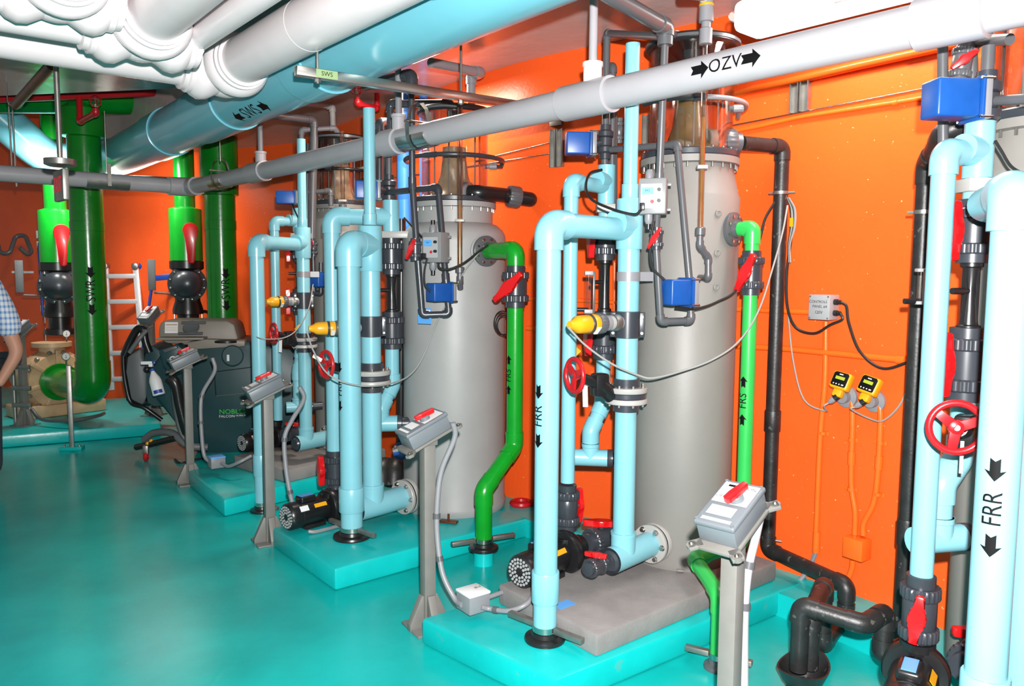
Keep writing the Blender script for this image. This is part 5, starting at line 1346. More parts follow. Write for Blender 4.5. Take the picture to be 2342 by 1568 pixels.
# ================================================================ small grey lines, controllers, sight tubes
def loop(label, pts, r, m='mgrey', grp='grey sampling lines', fr=1.25, name='sampling_line'):
    t = thing(name, label, 'pipe', Vector(min(pts, key=lambda p: p[2])), grp)
    run(t, pts, r, m, n=16, fr=fr, leg=2.0, b=1.3); return t
def controller(label, c, X, s, tilt=0):
    """small grey control box with a panel, lcd, knobs and cable glands"""
    X = Vector(X).normalized(); W = X.cross(Z); t = thing('control_box', label, 'controller', c-Z*.09*s, 'grey control boxes on the tanks')
    n = W if W.dot(CAM-Vector(c)) > 0 else -W
    B().box(c, (.13*s, .17*s, .09*s), X, Z, .006).put('box', 'ctrl', t)
    p = c+n*.046*s
    xr = Z.cross(n)
    flat_mark(t, p, xr, Z, [('#', -.004*s, .0, (.10*s, .115*s))], 'panel', 'panel')
    flat_mark(t, p+n*.0006, xr, Z, [('#', -.022*s, .024*s, (.055*s, .034*s))], 'stick', 'lcd')
    flat_mark(t, p+n*.0012, xr, Z, [('#', -.022*s, .020*s, (.047*s, .014*s))], 'lcd', 'lcd')
    flat_mark(t, p+n*.0014, xr, Z, [('RK2', -.022*s, .026*s, .013*s)], 'ink')
    b = B()
    for u, v in ((.032, .03), (.032, -.022)): b.lathe([(.009*s, 0), (.008*s, .014*s)], p+xr*u*s+Z*v*s, n, 14)
    put_each(b, 'knob', 'black', t)
    B().lathe([(.009*s, 0), (.007*s, .006*s)], p-xr*.0*s-Z*.026*s, n, 14).put('red_button', 'red', t)
    b = B()
    for zz in (-1, 1):
        b.lathe([(.02*s, 0), (.02*s, .03*s), (.012*s, .045*s)], c+Z*zz*.085*s-xr*.02*s, Z*zz, 14)
    put_each(b, 'cable_gland', 'lgrey', t)
    b = B()
    for zz in (-1, 1): b.lathe([(.012*s, 0), (.012*s, .03*s)], c+Z*zz*.125*s-xr*.02*s, Z*zz, 12)
    b.box(p-xr*.045*s-Z*.05*s+n*.01, (.024*s, .035*s, .02*s), xr, Z, .003)
    put_each(b, 'plug', 'black', t)
    b = B()
    for zz in (-1, 1): b.box(c+xr*.072*s+Z*zz*.06*s-n*.03*s, (.022*s, .014*s, .012*s), xr, Z, .002)
    put_each(b, 'mounting_ear', 'ctrl', t)
    return t
# --- nearest station: overhead pipe with elbow and its long sampling line
gq = V(1522, 62, 3.55)
t = loop('thick grey pipe bending down under the ceiling above the nearest clear cup', [gq+Vector((-.6, -.8, 0))*.9, gq, Vector((gq.x, gq.y, zat(gq, 104)))], .034, 'mgrey', 'grey overhead drops', 1.15, 'overhead_pipe')
s1 = Vector((gq.x, gq.y, zat(gq, 100)))
loop('thin grey sampling line looping down over the front of the nearest grey tank', [s1, V(1508, 412, 3.60), V(1500, 545, 3.66), V(1511, 735, 3.68), V(1581, 733, 3.72), V(1578, 650, 3.74), V(1549, 330, 3.80), V(1398, 342, 4.18)], .0165)
ball_valve('small sampling valve with red lever on the nearest grey tank', V(1502, 545, 3.645), Z, .018, (-.45, -.9, 0), (.55, 0, .8), .055, grp='sampling valves', k=.9)
actuator('blue actuator box on the sampling line low on the nearest tank', V(1545, 668, 3.68), (.9, .42, 0), (.115, .10, .12))
controller('grey control box with red button on the nearest tank', V(1494, 450, 3.62), (.96, -.28, 0), .95)
# --- injector heads above the nearest station
def head(label, P, x, rows, r, boxc, bdir, size, arm=None):
    t = thing('injector_valve', label, 'valve', on(P, rows[2]), 'injector heads')
    vpipe(t, P, rows[0], rows[2], r, 'mgrey', 16)
    c = on(P, rows[1]); small_valve(t, c, Z, r*1.15)
    B().cyl(c, Vector(boxc), .02, n=12).put('stem', 'dgrey', t)
    B().lathe([(r, 0), (r*1.7, .002), (r*1.7, .03), (r, .032)], on(P, rows[2])-Z*.01, Z, 18).put('bush', 'dgrey', t)
    actuator(label.replace('grey valve', 'blue actuator box beside a valve'), Vector(boxc)-flat(bdir)*(size[0]/2+.03)+flat(bdir)*0, bdir, size)
pH = V(1384, 330, 4.25)
head('grey valve over the blue pipes left of the nearest clear cup', pH, 0, (78, 325, 384), .019, V(1360, 330, 4.22), (1, .05, 0), (.125, .10, .115))
loop('grey line crossing under the ceiling to the overhead drop', [on(pH, 120), on(pH, 76), V(1518, 84, 3.62)], .0175)
loop('grey line bending over behind the nearest thin blue standpipe', [V(1400, 380, 4.4), V(1402, 152, 4.4), V(1390, 152, 4.5), V(1389, 380, 4.5)], .018)
t = loop('grey line behind the nearest thin blue standpipe dropping to the lower union', [V(1404, 250, 4.42), V(1404, 560, 4.42)], .02)
ball_valve('small grey union valve behind the nearest thin blue standpipe', V(1416, 300, 4.5), Z, .022, (-1, 0, 0), Z, .03, 'mgrey', 'sampling valves', hm='mgrey')
# --- sight tube of the nearest tank
def sight(label, P, rows, r, liq, endpts, top=True):
    t = thing('sight_tube', label, 'tube', on(P, rows[2]), 'clear sight tubes')
    a, c = on(P, rows[2]), on(P, rows[1])
    B().lathe([(r, a.z), (r, c.z), (r*.8, c.z), (r*.8, a.z)], xy(P), Z, 18, closed=True).put('tube', 'clr', t)
    if liq: B().cyl(a, on(P, liq), r*.78, n=14).put('liquid', 'liquid', t)
    B().lathe([(r*1.05, 0), (r*1.8, .004), (r*1.8, .035), (r*1.4, .04)], a-Z*.035, Z, 16).put('union', 'mgrey', t)
    run(t, [a-Z*.03]+endpts, r*1.15, 'mgrey', n=14, fr=1.2, leg=1.6)
    cz = on(P, (rows[1]+rows[2])*.5+75); B().box(cz, (r*3.6, r*2.4, .018), bev=.003).put('clip', 'cream', t)
    if top:
        B().lathe([(r*1.5, 0), (r*2.2, .002), (r*2.2, .07), (r*1.6, .075), (r*1.6, .10), (r*2.5, .102), (r*2.5, .2), (r*1.7, .205)], c-Z*.02, Z, 18).put('top_union', 'lgrey', t)
        B().lathe([(r*2.55, .17), (r*2.6, .175), (r*2.55, .18)], c-Z*.02, Z, 18).put('glue_ring', 'yel', t)
PS = V(1608, 300, 3.72)
sight('clear sight tube half full of brown liquid on the nearest tank', PS, (0, 92, 522), .0135, 268, [on(PS, 562), V(1620, 590, 3.76), V(1620, 636, 3.76), V(1598, 634, 3.9)])
loop('pale pipe with elbow entering the ceiling over the nearest sight tube', [on(PS, 62), on(PS, -8), V(1560, -14, 3.5)], .021, 'cream', 'pale overhead lines')
# --- hoses round the clear cups
def ring_hose(label, c, R_, row, a0, a1, fitp, m='mgrey', r=.0125):
    z = zat(Vector((c.x, c.y-R_, 0)), row); t = thing('spray_hose', label, 'hose', (c.x, c.y, z), 'spray hoses round the clear cups')
    P = [Vector((c.x+R_*math.cos(a0+(a1-a0)*i/26), c.y+R_*math.sin(a0+(a1-a0)*i/26), z)) for i in range(27)]
    B().sweep(P+[P[-1]+Vector((-.01, -.01, -.03)), Vector(fitp)], r, 12).put('hose', m, t)
    fp = Vector(fitp); d = flat(Vector((c.x, c.y, fp.z))-fp)
    B().lathe([(.02, -.02), (.02, .03), (.014, .035), (.014, .06)], fp, d, 14).put('end_fitting', 'lgrey', t)
    i = 9; B().cyl(P[i], P[i+2], .019, n=14).put('hose_tee', 'dgrey', t)
ring_hose('grey spray hose curling round the nearest clear cup', TA, .275, 221, math.radians(200), math.radians(372), (TA.x+.24, TA.y-.04, 2.60), 'lgrey')
ring_hose('dark spray hose curling round the clear cup of the pale tank', TB, .33, 352, math.radians(170), math.radians(368), (TB.x+.27, TB.y-.02, 2.47), 'dgrey', .0155)
ring_hose('black spray hose round the farthest clear cup', TC, .25, 385, math.radians(200), math.radians(350), (TC.x+.23, TC.y-.1, 2.62), 'black')
# --- lid plumbing
def lid_line(label, c, zt, pts, r, m='mgrey'):
    return loop(label, [Vector((c.x, c.y, zt))]+pts, r, m, 'lines on the clear cup lids', 1.25, 'lid_line')
lid_line('short grey elbow on the lid of the nearest clear cup', TA, ztA[3]+.03, [V(1549, 80, TA.y), V(1527, 78, 3.62)], .018)
lid_line('grey pipes over the lid of the farthest clear cup', TC, ztC[3]+.03, [V(765, 293, 6.7), V(690, 297, 6.6), V(690, 330, 6.6)], .02, 'lgrey')
loop('pale grey overhead pipe with elbow down to the farthest lid', [V(640, 232, 6.4), V(760, 243, 6.75), V(762, 296, 6.75)], .024, 'cream', 'pale overhead lines')
loop('grey overhead pipe dropping behind the farthest standpipe', [V(610, 262, 6.2), V(718, 274, 6.5), V(718, 330, 6.5), V(714, 545, 6.5)], .03, 'mgrey', 'grey overhead drops', 1.15, 'overhead_pipe')
loop('thin dark pipe behind the farthest standpipe', [V(704, 328, 6.6), V(702, 640, 6.6)], .022, 'dgrey')
loop('thin grey elbow over the farthest flange', [V(707, 440, 6.5), V(756, 436, 6.5), V(757, 470, 6.5)], .02, 'mgrey')
PSc = V(783, 380, 6.48); sight('thin clear sight tube in front of the farthest cup', PSc, (0, 300, 468), .018, None, [on(PSc, 490)], False)
hC = V(681, 450, 6.55)
actuator('small blue actuator box left of the farthest standpipe', V(655, 452, 6.45), (1, .1, 0), (.15, .11, .105))
actuator('tiny blue actuator box low on the farthest tank', V(727, 640, 6.35), (.4, .9, 0), (.11, .10, .11))
loop('thin grey sampling line on the farthest tank', [V(714, 545, 6.45), V(716, 575, 6.45), V(718, 668, 6.45), V(734, 672, 6.45), V(734, 600, 6.45)], .018, 'dgrey')
ball_valve('small valve with red lever on the farthest sampling line', V(717, 568, 6.42), Z, .02, (-.6, -.8, 0), (.6, 0, .8), .07, grp='sampling valves')
# --- middle station
gb_ = V(941, 172, 4.93)
t = loop('black pipe bending down from the ceiling past the steel beam', [gb_+Vector((-.35, .35, .02)), gb_, on(gb_, 215)], .036, 'dgrey', 'grey overhead drops', 1.15, 'overhead_pipe')
loop('black sampling line looping over the front of the pale tank', [on(gb_, 212), V(943, 420, 4.95), V(953, 560, 4.93), V(966, 720, 4.93), V(1027, 718, 4.95), V(1020, 640, 4.95), V(1002, 428, 5.02), V(890, 440, 5.25)], .0205, 'dgrey')
ball_valve('small sampling valve with red lever on the pale tank', V(950, 570, 4.91), Z, .023, (-.5, -.87, 0), (.5, 0, .85), .07, grp='sampling valves', k=.95)
actuator('blue actuator box low on the front of the pale tank', V(1003, 668, 4.90), (.8, .6, 0), (.125, .105, .115))
controller('grey control box with lcd on the pale tank', V(997, 566, 4.92), (.86, -.5, 0), 1.1)
PSb = V(1052, 400, 4.98)
sight('clear sight tube with white clip on the pale tank', PSb, (0, 246, 612), .0165, 470, [on(PSb, 640), V(1053, 660, 5.02)], False)
pHb = V(890, 400, 5.28)
head('grey valve above the blue tee beside the pale tank', pHb, 0, (330, 436, 462), .022, V(868, 436, 5.15), (1, .25, 0), (.125, .11, .115))
for lab_, pts in (('tall dark grey pipe bending over behind the middle standpipe', [V(868, 455, 5.5), V(868, 280, 5.5), V(886, 280, 5.6), V(886, 440, 5.6)]),
                  ('dark grey line arching over to the lid of the pale tank cup', [V(893, 330, 5.4), V(893, 238, 5.4), V(1030, 236, 5.3), V(1032, 270, 5.3)]),
                  ('grey pipe along the ceiling dropping to the pale tank lid', [V(985, 143, 5.0), V(1100, 166, 5.4), V(1078, 172, 5.45), V(1077, 262, 5.45)])):
    loop(lab_, pts, .026 if 'along' not in lab_ else .03, 'lgrey' if 'along' in lab_ else 'dgrey', 'dark lines round the middle standpipe')
solo(B().cyl(V(912, 165, 5.5), V(915, 300, 5.5), .026, n=16), 'grey_drop', 'lgrey', 'grey pipe behind the black bend near the steel beam', 'pipe')
# tall bright blue pipes on the wall behind the middle station
for px, r, lab_ in ((946, .06, 'thick sky blue pipe running up the orange wall'), (984, .035, 'thin sky blue pipe beside the thick one on the orange wall')):
    p, dd, nn = wall_at(px, r+.02); b = B().cyl((p.x, p.y, .12), (p.x, p.y, CEIL), r, n=22)
    if r > .05: b.lathe([(r, 0), (r*1.25, .004), (r*1.25, .22), (r, .225)], on(p, 300), Z, 22).lathe([(r, 0), (r*1.4, .004), (r*1.4, .03), (r, .035)], on(p, 258), Z, 22)
    solo(b, 'wall_pipe', 'blue2', lab_, 'pipe', 'sky blue pipes')
# black drain pipe by the pale tank
loop('black vertical drain pipe left of the pale tank', [V(918, 500, 5.85), V(917, 1060, 5.85)], .033, 'black', 'black drains')
t = thing('drain_elbows', 'pair of rounded black elbows behind the middle bottom tee', 'pipe', V(893, 1100, 5.5))
for px in (880, 908):
    B().sweep(bend([V(px-8, 1110, 5.4), V(px-6, 1064, 5.45), V(px+18, 1066, 5.75), V(px+18, 1110, 5.75)], .09, 6), .062, 16).put('elbow', 'dull', t)
bd_ = V(918, 1030, 5.3); solo(B().lathe([(.055, 0), (.06, .005), (.06, .02), (.03, .028), (0, .028)], bd_, flat(CAM-bd_), 24), 'drain_cleanout', 'bbox', 'round blue cleanout cap beside the foot of the pale tank', 'cap')
# outlet of pale tank cup: black pipe with grey union
t = thing('cup_outlet', 'black outlet pipe with grey union right of the pale tank cup', 'pipe', V(1110, 445, 5.3), 'black drains')
o0, o1, o2, o3 = V(1066, 440, 5.25), V(1095, 440, 5.2), V(1150, 446, 5.35), V(1212, 456, 5.42)
B().sweep(bend([o0, o1, o2, o3], .06, 6), .05, 20).put('pipe', 'black', t)
B().gear((o2+o3)/2-(o3-o2)*.1, (o3-o2), .072, .085, 16, .03).put('union_nut', 'mgrey', t)
B().lathe([(.05, 0), (.068, .002), (.068, .05), (.05, .052)], o0-(o1-o0)*.2, (o1-o0), 22).put('socket', 'lgrey', t)
B().ball(o3, .05).put('pipe_end', 'black', t)
flat_mark(tb, V(972, 722, 4.985)+Vector((0, -.02, 0)), (.9, -.44, 0), Z, [('#', 0, 0, (.10, .10))], 'stick', 'badge')
flat_mark(tb, V(972, 722, 4.985)+Vector((0, -.022, 0)), (.9, -.44, 0), Z, [('#', 0, .02, (.086, .04))], 'paper', 'badge')
flat_mark(tb, V(972, 722, 4.985)+Vector((0, -.024, 0)), (.9, -.44, 0), Z, [('RK2', 0, .02, .035)], 'bluep', 'badge')
for px, py, ax in ((1000, 1190, 0),):
    tt = thing('anchor_clip', 'small steel anchor clip at the foot of the pale tank', 'clip', V(1030, 1190, 4.95))
    q = G(1026, 1192, ZP+.01); B().box(q, (.12, .05, .015), (.9, -.3, 0), (.3, .9, 0), .003).put('plate', 'brown', tt); B().cyl(q, q+Z*.05, .007).put('bolt', 'brown', tt)
rc_ = G(1192, 1150, .135); solo(B().torus(rc_, Z, .062, .022, 24, 8), 'floor_ring', 'redp', 'chipped red ring set in the kerb behind the middle station', 'ring')

# ================================================================ drains and funnel at lower right
t = thing('waste_pipe', 'black waste pipe from the nearest clear cup down the orange wall', 'pipe', (1.65, 3.75, .05), 'black drains')
wdn, dd, nn = wall_at(1789, .075)
uA = V(1640, 339, 4.06); uB = V(1696, 333, 4.08); top_ = Vector((wdn.x, wdn.y, zat(wdn, 336)))
uA.z = uB.z = top_.z
h0 = Vector((wdn.x, wdn.y, .245)); h1 = Vector((1.655, 3.72, .235))
run(t, [uB, top_, h0, h1, Vector((1.655, 3.72, .075)), Vector((1.42, 3.42, .075)), Vector((1.42, 3.42, .36)), Vector((1.25, 3.13, .36)), Vector((1.25, 3.13, .12))], .037, 'dull', n=20, fr=1.13, leg=1.9)
ud = (uB-uA).normalized()
B().gear(uA+ud*.05, ud, .07, .075, 18, .03).put('union_nut', 'mgrey', t)
B().lathe([(.045, -.03), (.052, -.02), (.052, .12), (.04, .125)], uA, ud, 22).put('socket', 'mgrey', t)
B().lathe([(.062, -.06), (.066, -.055), (.066, -.02), (.05, -.018)], uA, ud, 24).put('spout', 'tank', t)
vcoup(t, wdn, 938, 985, .043, 'dull')
def pclip(t, P, row, r):
    c = on(P, row); B().lathe([(r, -.008), (r*1.1, -.008), (r*1.1, .008), (r, .008)], c, Z, 22).cyl(c+Vector((-.055, .03, 0)), c+Vector((.06, -.04, 0)), .006, n=8).put('pipe_clip', 'zinc', t)
pclip(t, wdn, 441, .037); pclip(t, wdn, 1232, .037)
t = thing('waste_pipe', 'black waste pipe partly hidden behind the light blue riser at right', 'pipe', (1.9, 3.2, .1), 'black drains')
wd2, dd, nn = wall_at(2106, .075); wd2 = V(2113, 500, 3.28); wd2 = Vector((wd2.x, wd2.y, 0))
run(t, [V(2260, 268, 2.98), V(2160, 300, 3.02), Vector((wd2.x, wd2.y, zat(wd2, 375))), Vector((wd2.x, wd2.y, .1))], .037, 'dull', n=20, fr=1.13, leg=2.2)
vcoup(t, wd2, 1186, 1246, .043, 'dull'); pclip(t, wd2, 485, .037)
t = thing('trap_pipe', 'white stained black trap pipe looping into the floor funnel', 'pipe', (1.19, 3.09, .1), 'black drains')
run(t, [Vector((1.19, 3.09, .13)), Vector((1.19, 3.09, .405)), V(1978, 1428, 2.97), V(2025, 1398, 3.06), V(2017, 1498, 3.05), V(2062, 1478, 3.14)], .036, 'dull', n=20, fr=1.13, leg=1.9)
fu = Vector((1.215, 3.10, 0))
t = thing('floor_funnel', 'black funnel catching two drain pipes at the bottom right', 'funnel', fu)
b = B(); rings = []
for s, z in ((.35, .03), (.55, .06), (.8, .10), (1.0, .15), (.93, .15), (.7, .10), (.45, .06)):
    rings.append([b.bm.verts.new(fu+Vector((.6, .8, 0))*math.cos(a)*.15*s+Vector((-.8, .6, 0))*math.sin(a)*.10*s+Z*(z+.012*math.cos(2*a)*s)) for a in [2*PI*i/32 for i in range(32)]])
for A, C in zip(rings, rings[1:]):
    for j in range(32): b.bm.faces.new((A[j], A[(j+1) % 32], C[(j+1) % 32], C[j]))
b.bm.faces.new(list(reversed(rings[0]))); b.bm.faces.new(rings[-1])
b.put('bowl', 'dull', t)
B().lathe([(.09, 0), (.1, .005), (.07, .03), (.05, .05)], fu, Z, 24).put('floor_collar', 'dull', t)
gs = V(1622, 1500, 3.3)

# ================================================================ right hand station heads
pHd = V(2254, 235, 2.72)
head('grey valve under the OZV pipe at the right edge', pHd, 0, (105, 232, 288), .021, V(2240, 230, 2.70), (1, .1, 0), (.15, .10, .125))
loop('grey vertical line left of the large blue actuator box at right', [V(2156, 100, 2.95), V(2157, 330, 2.95)], .0185, 'mgrey')
loop('flat grey arm leaving the right edge valve', [V(2258, 232, 2.72), V(2400, 222, 2.5)], .017, 'mgrey')
ball_valve('grey sampling valve with red lever under the OZV pipe at right', V(2200, 145, 2.95), (.15, 0, 1), .023, (-.3, -.9, .3), (.8, .1, .5), .05, 'mgrey', 'sampling valves')
loop('grey line behind the valves at the upper right edge', [V(2225, 210, 3.0), V(2222, 95, 3.0), V(2310, 90, 2.8)], .02, 'mgrey')
cable('thin bent steel tube behind the right edge valve', [V(2262, 182, 2.8), V(2276, 184, 2.8), V(2279, 200, 2.8), V(2278, 280, 2.82)], .004, 'steel', 'tube')
cable('black cable over the shoulder of the right edge tank', [V(2276, 322, 2.6), V(2290, 345, 2.58), V(2312, 380, 2.55), V(2345, 400, 2.5)], .005, 'cabb')
# flow meter (rotameter) tubes
def rota(label, c, h, r):
    t = thing('rotameter', label, 'meter', c-Z*h/2, 'clear rotameters')
    B().cyl(c-Z*h*.42, c+Z*h*.42, r, n=16).put('tube', 'clr', t)
    B().box(c+Vector((.03, .02, 0)), (.012, .02, h), bev=.002).put('back_plate', 'mgrey', t)
    b = B()
    for s in (-1, 1): b.box(c+Z*s*h*.46, (r*3.2, r*2.6, h*.1), bev=.004)
    put_each(b, 'end_block', 'lid', t)
    B().cyl(c-Z*h*.42+Vector((-.06, 0, 0)), c-Z*h*.42, .011).put('needle_valve', 'black', t)
rota('clear rotameter left of the nearest black venturi', V(1346, 668, 4.15), .22, .014)
rota('clear rotameter in front of the right hand black waste pipe', V(2105, 655, 3.0), .135, .012)

# ================================================================ things on the curved wall
def W(px, py, off=0):
    """point on the wall seen at (px,py)"""
    best = None
    q = _d(px, py)
    for a, c in zip(WS, WS[1:]):
        n = Vector(((c-a).y, -(c-a).x, 0)).normalized(); o = a+(-n if n.dot(a) > 0 else n)*off
        nn = n if n.dot(-a) > 0 else -n; o = a+nn*off
        s = (o-CAM).dot(nn)/q.dot(nn)
        if s <= 0: continue
        p = CAM+q*s; u = (p-o).dot((c-a).normalized())
        if -.02 <= u <= (c-a).length+.02 and (best is None or s < best[0]): best = (s, p, (c-a).normalized(), nn)
    return best[1:]
def wp(px, py, off): return W(px, py, off)[0]
def wall_run(label, pix, r, m='conduit', name='wall_conduit', grp='orange painted conduits', clips=(), fit=()):
    t = thing(name, label, 'conduit', wp(*pix[-1], r), grp)
    P = []
    for (a, b_), (c, d_) in zip(pix, pix[1:]):
        k = max(1, int(abs(c-a)/60)+1)
        P += [wp(a+(c-a)*i/k, b_+(d_-b_)*i/k, r*1.1) for i in range(k)]
    P.append(wp(*pix[-1], r*1.1))
    B().sweep(smooth(P, 6), r, 14).put('tube', m, t)
    for px, py in clips:
        p, dd, nn = W(px, py, .003)
        B().box(p+Vector((0, 0, 0)), (.07, .02, .005), dd if abs(pix[0][0]-pix[-1][0]) < abs(pix[0][1]-pix[-1][1]) else Z, Z if abs(pix[0][0]-pix[-1][0]) < abs(pix[0][1]-pix[-1][1]) else dd, .001).lathe([(r*1.0, -.008), (r*1.2, -.008), (r*1.2, .008), (r*1.0, .008)], wp(px, py, r*1.1), Z if abs(pix[0][0]-pix[-1][0]) < abs(pix[0][1]-pix[-1][1]) else dd, 14).put('clip', m, t)
    for (a, b_), (c, d_) in fit:
        B().cyl(wp(a, b_, r*1.1), wp(c, d_, r*1.1), r*1.3, n=16).put('coupling', m, t)
    return t
wall_run('upper horizontal orange conduit behind the black waste pipe', [(1205, 683), (1330, 687), (1600, 703), (1852, 714)], .014)
wall_run('lower horizontal orange conduit across the orange wall', [(1205, 750), (1340, 757), (1600, 786), (1797, 797), (2068, 823)], .0165, fit=(((2052, 822), (2072, 823)),))
wall_run('vertical orange conduit below the handwritten grey box', [(1889, 735), (1887, 870), (1876, 1000), (1866, 1230)], .0145, clips=((1882, 990),), fit=(((1868, 1215), (1866, 1262)),))
cable('pale stub where the vertical conduit enters the kerb', [wp(1866, 1262, .016), wp(1850, 1300, .018), wp(1826, 1332, .05), wp(1818, 1356, .06)], .013, 'lgrey', 'conduit', name='conduit_stub')
wall_run('orange conduit under the left yellow meter', [(1946, 905), (1950, 960), (1947, 1100), (1956, 1170), (1955, 1222)], .0145, clips=((1948, 1005), (1946, 1118)), fit=(((1948, 1032), (1947, 1062)),))
wall_run('orange conduit under the right yellow meter', [(2006, 915), (2014, 950), (2008, 1080), (1998, 1150), (1976, 1195), (1974, 1224)], .0145, clips=((2013, 1012), (2008, 1130)), fit=(((2011, 1042), (2009, 1072)),))
wall_run('orange conduit curling from the square box down to the kerb', [(1950, 1280), (1948, 1300), (1936, 1328), (1915, 1348)], .0145)
cable('pale stub where the curled conduit enters the kerb', [wp(1915, 1350, .02), wp(1906, 1366, .04), wp(1898, 1385, .06)], .013, 'lgrey', 'conduit', name='conduit_stub')
p, dd, nn = W(1960, 1252, .045)
solo(B().box(p, (.105, .105, .085), dd, Z, .004), 'square_box', 'conduit', 'square orange painted box low on the orange wall', 'box')
wall_run('long orange conduit high on the wall below the OZV pipe', [(1640, 232), (1720, 205), (1790, 190), (1960, 150), (2110, 117), (2220, 92)], .0225)
wall_run('thin orange conduit under the steel rod on the wall', [(1655, 305), (1745, 287), (1830, 268), (2060, 232), (2200, 208)], .011, fit=(((2043, 236), (2054, 233)),))
for px in (1448, 1432): wall_run('vertical orange conduit in the gap %s the nearest tank' % ('closest to' if px == 1448 else 'left of'), [(px-26, 600), (px-27, 900), (px-28, 1180)], .014)
def strut(label, px, r0, r1, wid=.105):
    p, dd, nn = W(px, (r0+r1)/2, .012); t = thing('wall_strut', label, 'bracket', p, 'double strut channels on the wall')
    z0, z1 = wp(px, r1, .01).z, wp(px, r0, .01).z; h = z1-z0; c = Vector((p.x, p.y, (z0+z1)/2))
    for s in (-1, 1):
        b = B().box(c+dd*s*wid*.27, (wid*.46, h, .008), dd, Z)
        for k in (-1, 1): b.box(c+dd*s*wid*.27+dd*k*wid*.2+nn*.012, (.006, h, .028), dd, Z)
        b.put('channel', 'zinc', t)
strut('double strut channel on the wall left of the blue actuator box', 1276, 296, 382)
strut('double strut channel on the wall right of the nearest clear cup', 1832, 184, 256)
strut('double strut channel behind the nearest clear cup', 1490, 262, 332)
strut('double strut channel beside the sky blue pipe', 920, 372, 445)
def rods(label, a, c, r=.0045):
    return wall_run(label, [a, c], r, 'steel', 'steel_rod', 'thin steel rods along the wall')
rods('upper thin steel rod running left from the strut channel', (1085, 368), (1300, 316)); rods('lower thin steel rod running left from the strut channel', (1060, 382), (1300, 345))
rods('thin steel rod running right from the nearest clear cup', (1660, 290), (2125, 200))
rods('upper thin steel rod on the dark far part of the wall', (690, 436), (760, 430)); rods('lower steel rod by the sky blue pipe', (880, 408), (960, 398))
p, dd, nn = W(1272, 277, .01); solo(B().box(p, (.10, .06, .02), dd, Z, .002), 'wall_plate', 'zinc', 'stained steel plate above the left strut channel', 'plate')
# handwritten box
p, dd, nn = W(1884, 702, .05); xr = Z.cross(nn)
t = thing('wiring_box', 'grey wiring box on the orange wall with handwritten CONTROLS PANEL #4 120V', 'box', p)
B().box(p, (.118, .128, .09), dd, Z, .005).put('box', 'lid', t)
flat_mark(t, p+nn*.046, xr, Z, [('CONTROLS', -.004, .028, .019), ('PANEL #4', .006, .004, .019), ('120V', .0, -.026, .022)], 'ink')
b = B()
for u in (-1, 1):
    for v in (-1, 1): b.lathe([(.005, 0), (.004, .003)], p+nn*.045+xr*u*.05+Z*v*.055, nn, 8)
put_each(b, 'screw', 'zinc', t)
b = B()
for v in (.028, -.028): b.lathe([(.015, 0), (.015, .018), (.011, .02), (.011, .035)], p+xr*.059+Z*v, xr, 12)
put_each(b, 'cable_gland', 'black', t)
gl1, gl2 = p+xr*.094+Z*.028, p+xr*.094-Z*.028
cable('black cable from the handwritten box sweeping down right', [gl1, gl1+xr*.03-Z*.02, wp(1942, 740, .05), wp(1968, 805, .04), wp(2020, 842, .04), wp(2085, 825, .05)], .007, 'cabb')
cable('black cable hanging between the waste pipe and the handwritten box', [gl2, gl2+xr*.01-Z*.03, wp(1900, 742, .05), wp(1862, 762, .05), wp(1820, 748, .05), wp(1801, 700, .08), wp(1800, 620, .09), wp(1812, 520, .09), wp(1806, 455, .09)], .007, 'cabb')
# yellow meters
def meter(label, px, py, rot):
    p, dd, nn = W(px, py, .085); xr = Z.cross(nn); t = thing('yellow_meter', label, 'meter', p, 'yellow transmitters on the orange wall')
    n = (nn*.93+Z*.36+dd*.05).normalized(); x = (xr+Z*rot); x = (x-n*x.dot(n)).normalized(); y = n.cross(x)
    B().lathe([(.05, 0), (.055, .004), (.055, .02), (.03, .026), (.03, .06)], wp(px+14, py+34, .005), nn, 26).put('wall_base', 'lgrey', t)
    B().box(p, (.098, .09, .05), x, y, .012, 3).put('housing', 'yel', t)
    B().box(p-y*.06-n*.01, (.05, .045, .04), x, y, .01).put('terminal_neck', 'yel', t)
    B().prism([(-.036, -.036), (.036, -.036), (.04, -.03), (.04, .028), (.032, .036), (-.032, .036), (-.04, .028), (-.04, -.03)], p+n*.0245+y*.004, x, y, .003, .001).put('face_plate', 'ink', t)
    flat_mark(t, p+n*.0285+y*.010, x, y, [('#', 0, 0, (.05, .016))], 'glcd', 'display')
    flat_mark(t, p+n*.0285-y*.022, x, y, [('#', -.024, 0, (.006, .006)), ('#', -.009, 0, (.006, .006)), ('#', .007, 0, (.006, .006)), ('#', .024, 0, (.012, .006))], 'paper', 'buttons')
    flat_mark(t, p+n*.0285+y*.029, x, y, [('#', 0, 0, (.02, .005))], 'paper', 'logo')
    flat_mark(t, p-y*.0465+n*.004, x, n, [('#', 0, 0, (.07, .012))], 'paper', 'label')
    g = p-y*.085-n*.005-x*.0; gd = (-y*.8-x*.55).normalized()
    B().lathe([(.017, 0), (.017, .02), (.014, .022)], g-gd*.01, gd, 14).put('collar', 'black', t)
    B().lathe([(.015, .02), (.015, .04), (.008, .055)], g-gd*.01, gd, 14).put('gland', 'lgrey', t)
    return g+gd*.045, gd
g1, d1_ = meter('left yellow meter with dark display on the orange wall', 1926, 872, -.16)
g2, d2_ = meter('right yellow meter with dark display on the orange wall', 1990, 882, -.22)
cable('pale cable from the left yellow meter up behind the waste pipe', [g1, g1+d1_*.03, wp(1890, 940, .06), wp(1840, 915, .05), wp(1815, 830, .05), wp(1803, 720, .05), wp(1799, 640, .08)], .0042, 'cab')
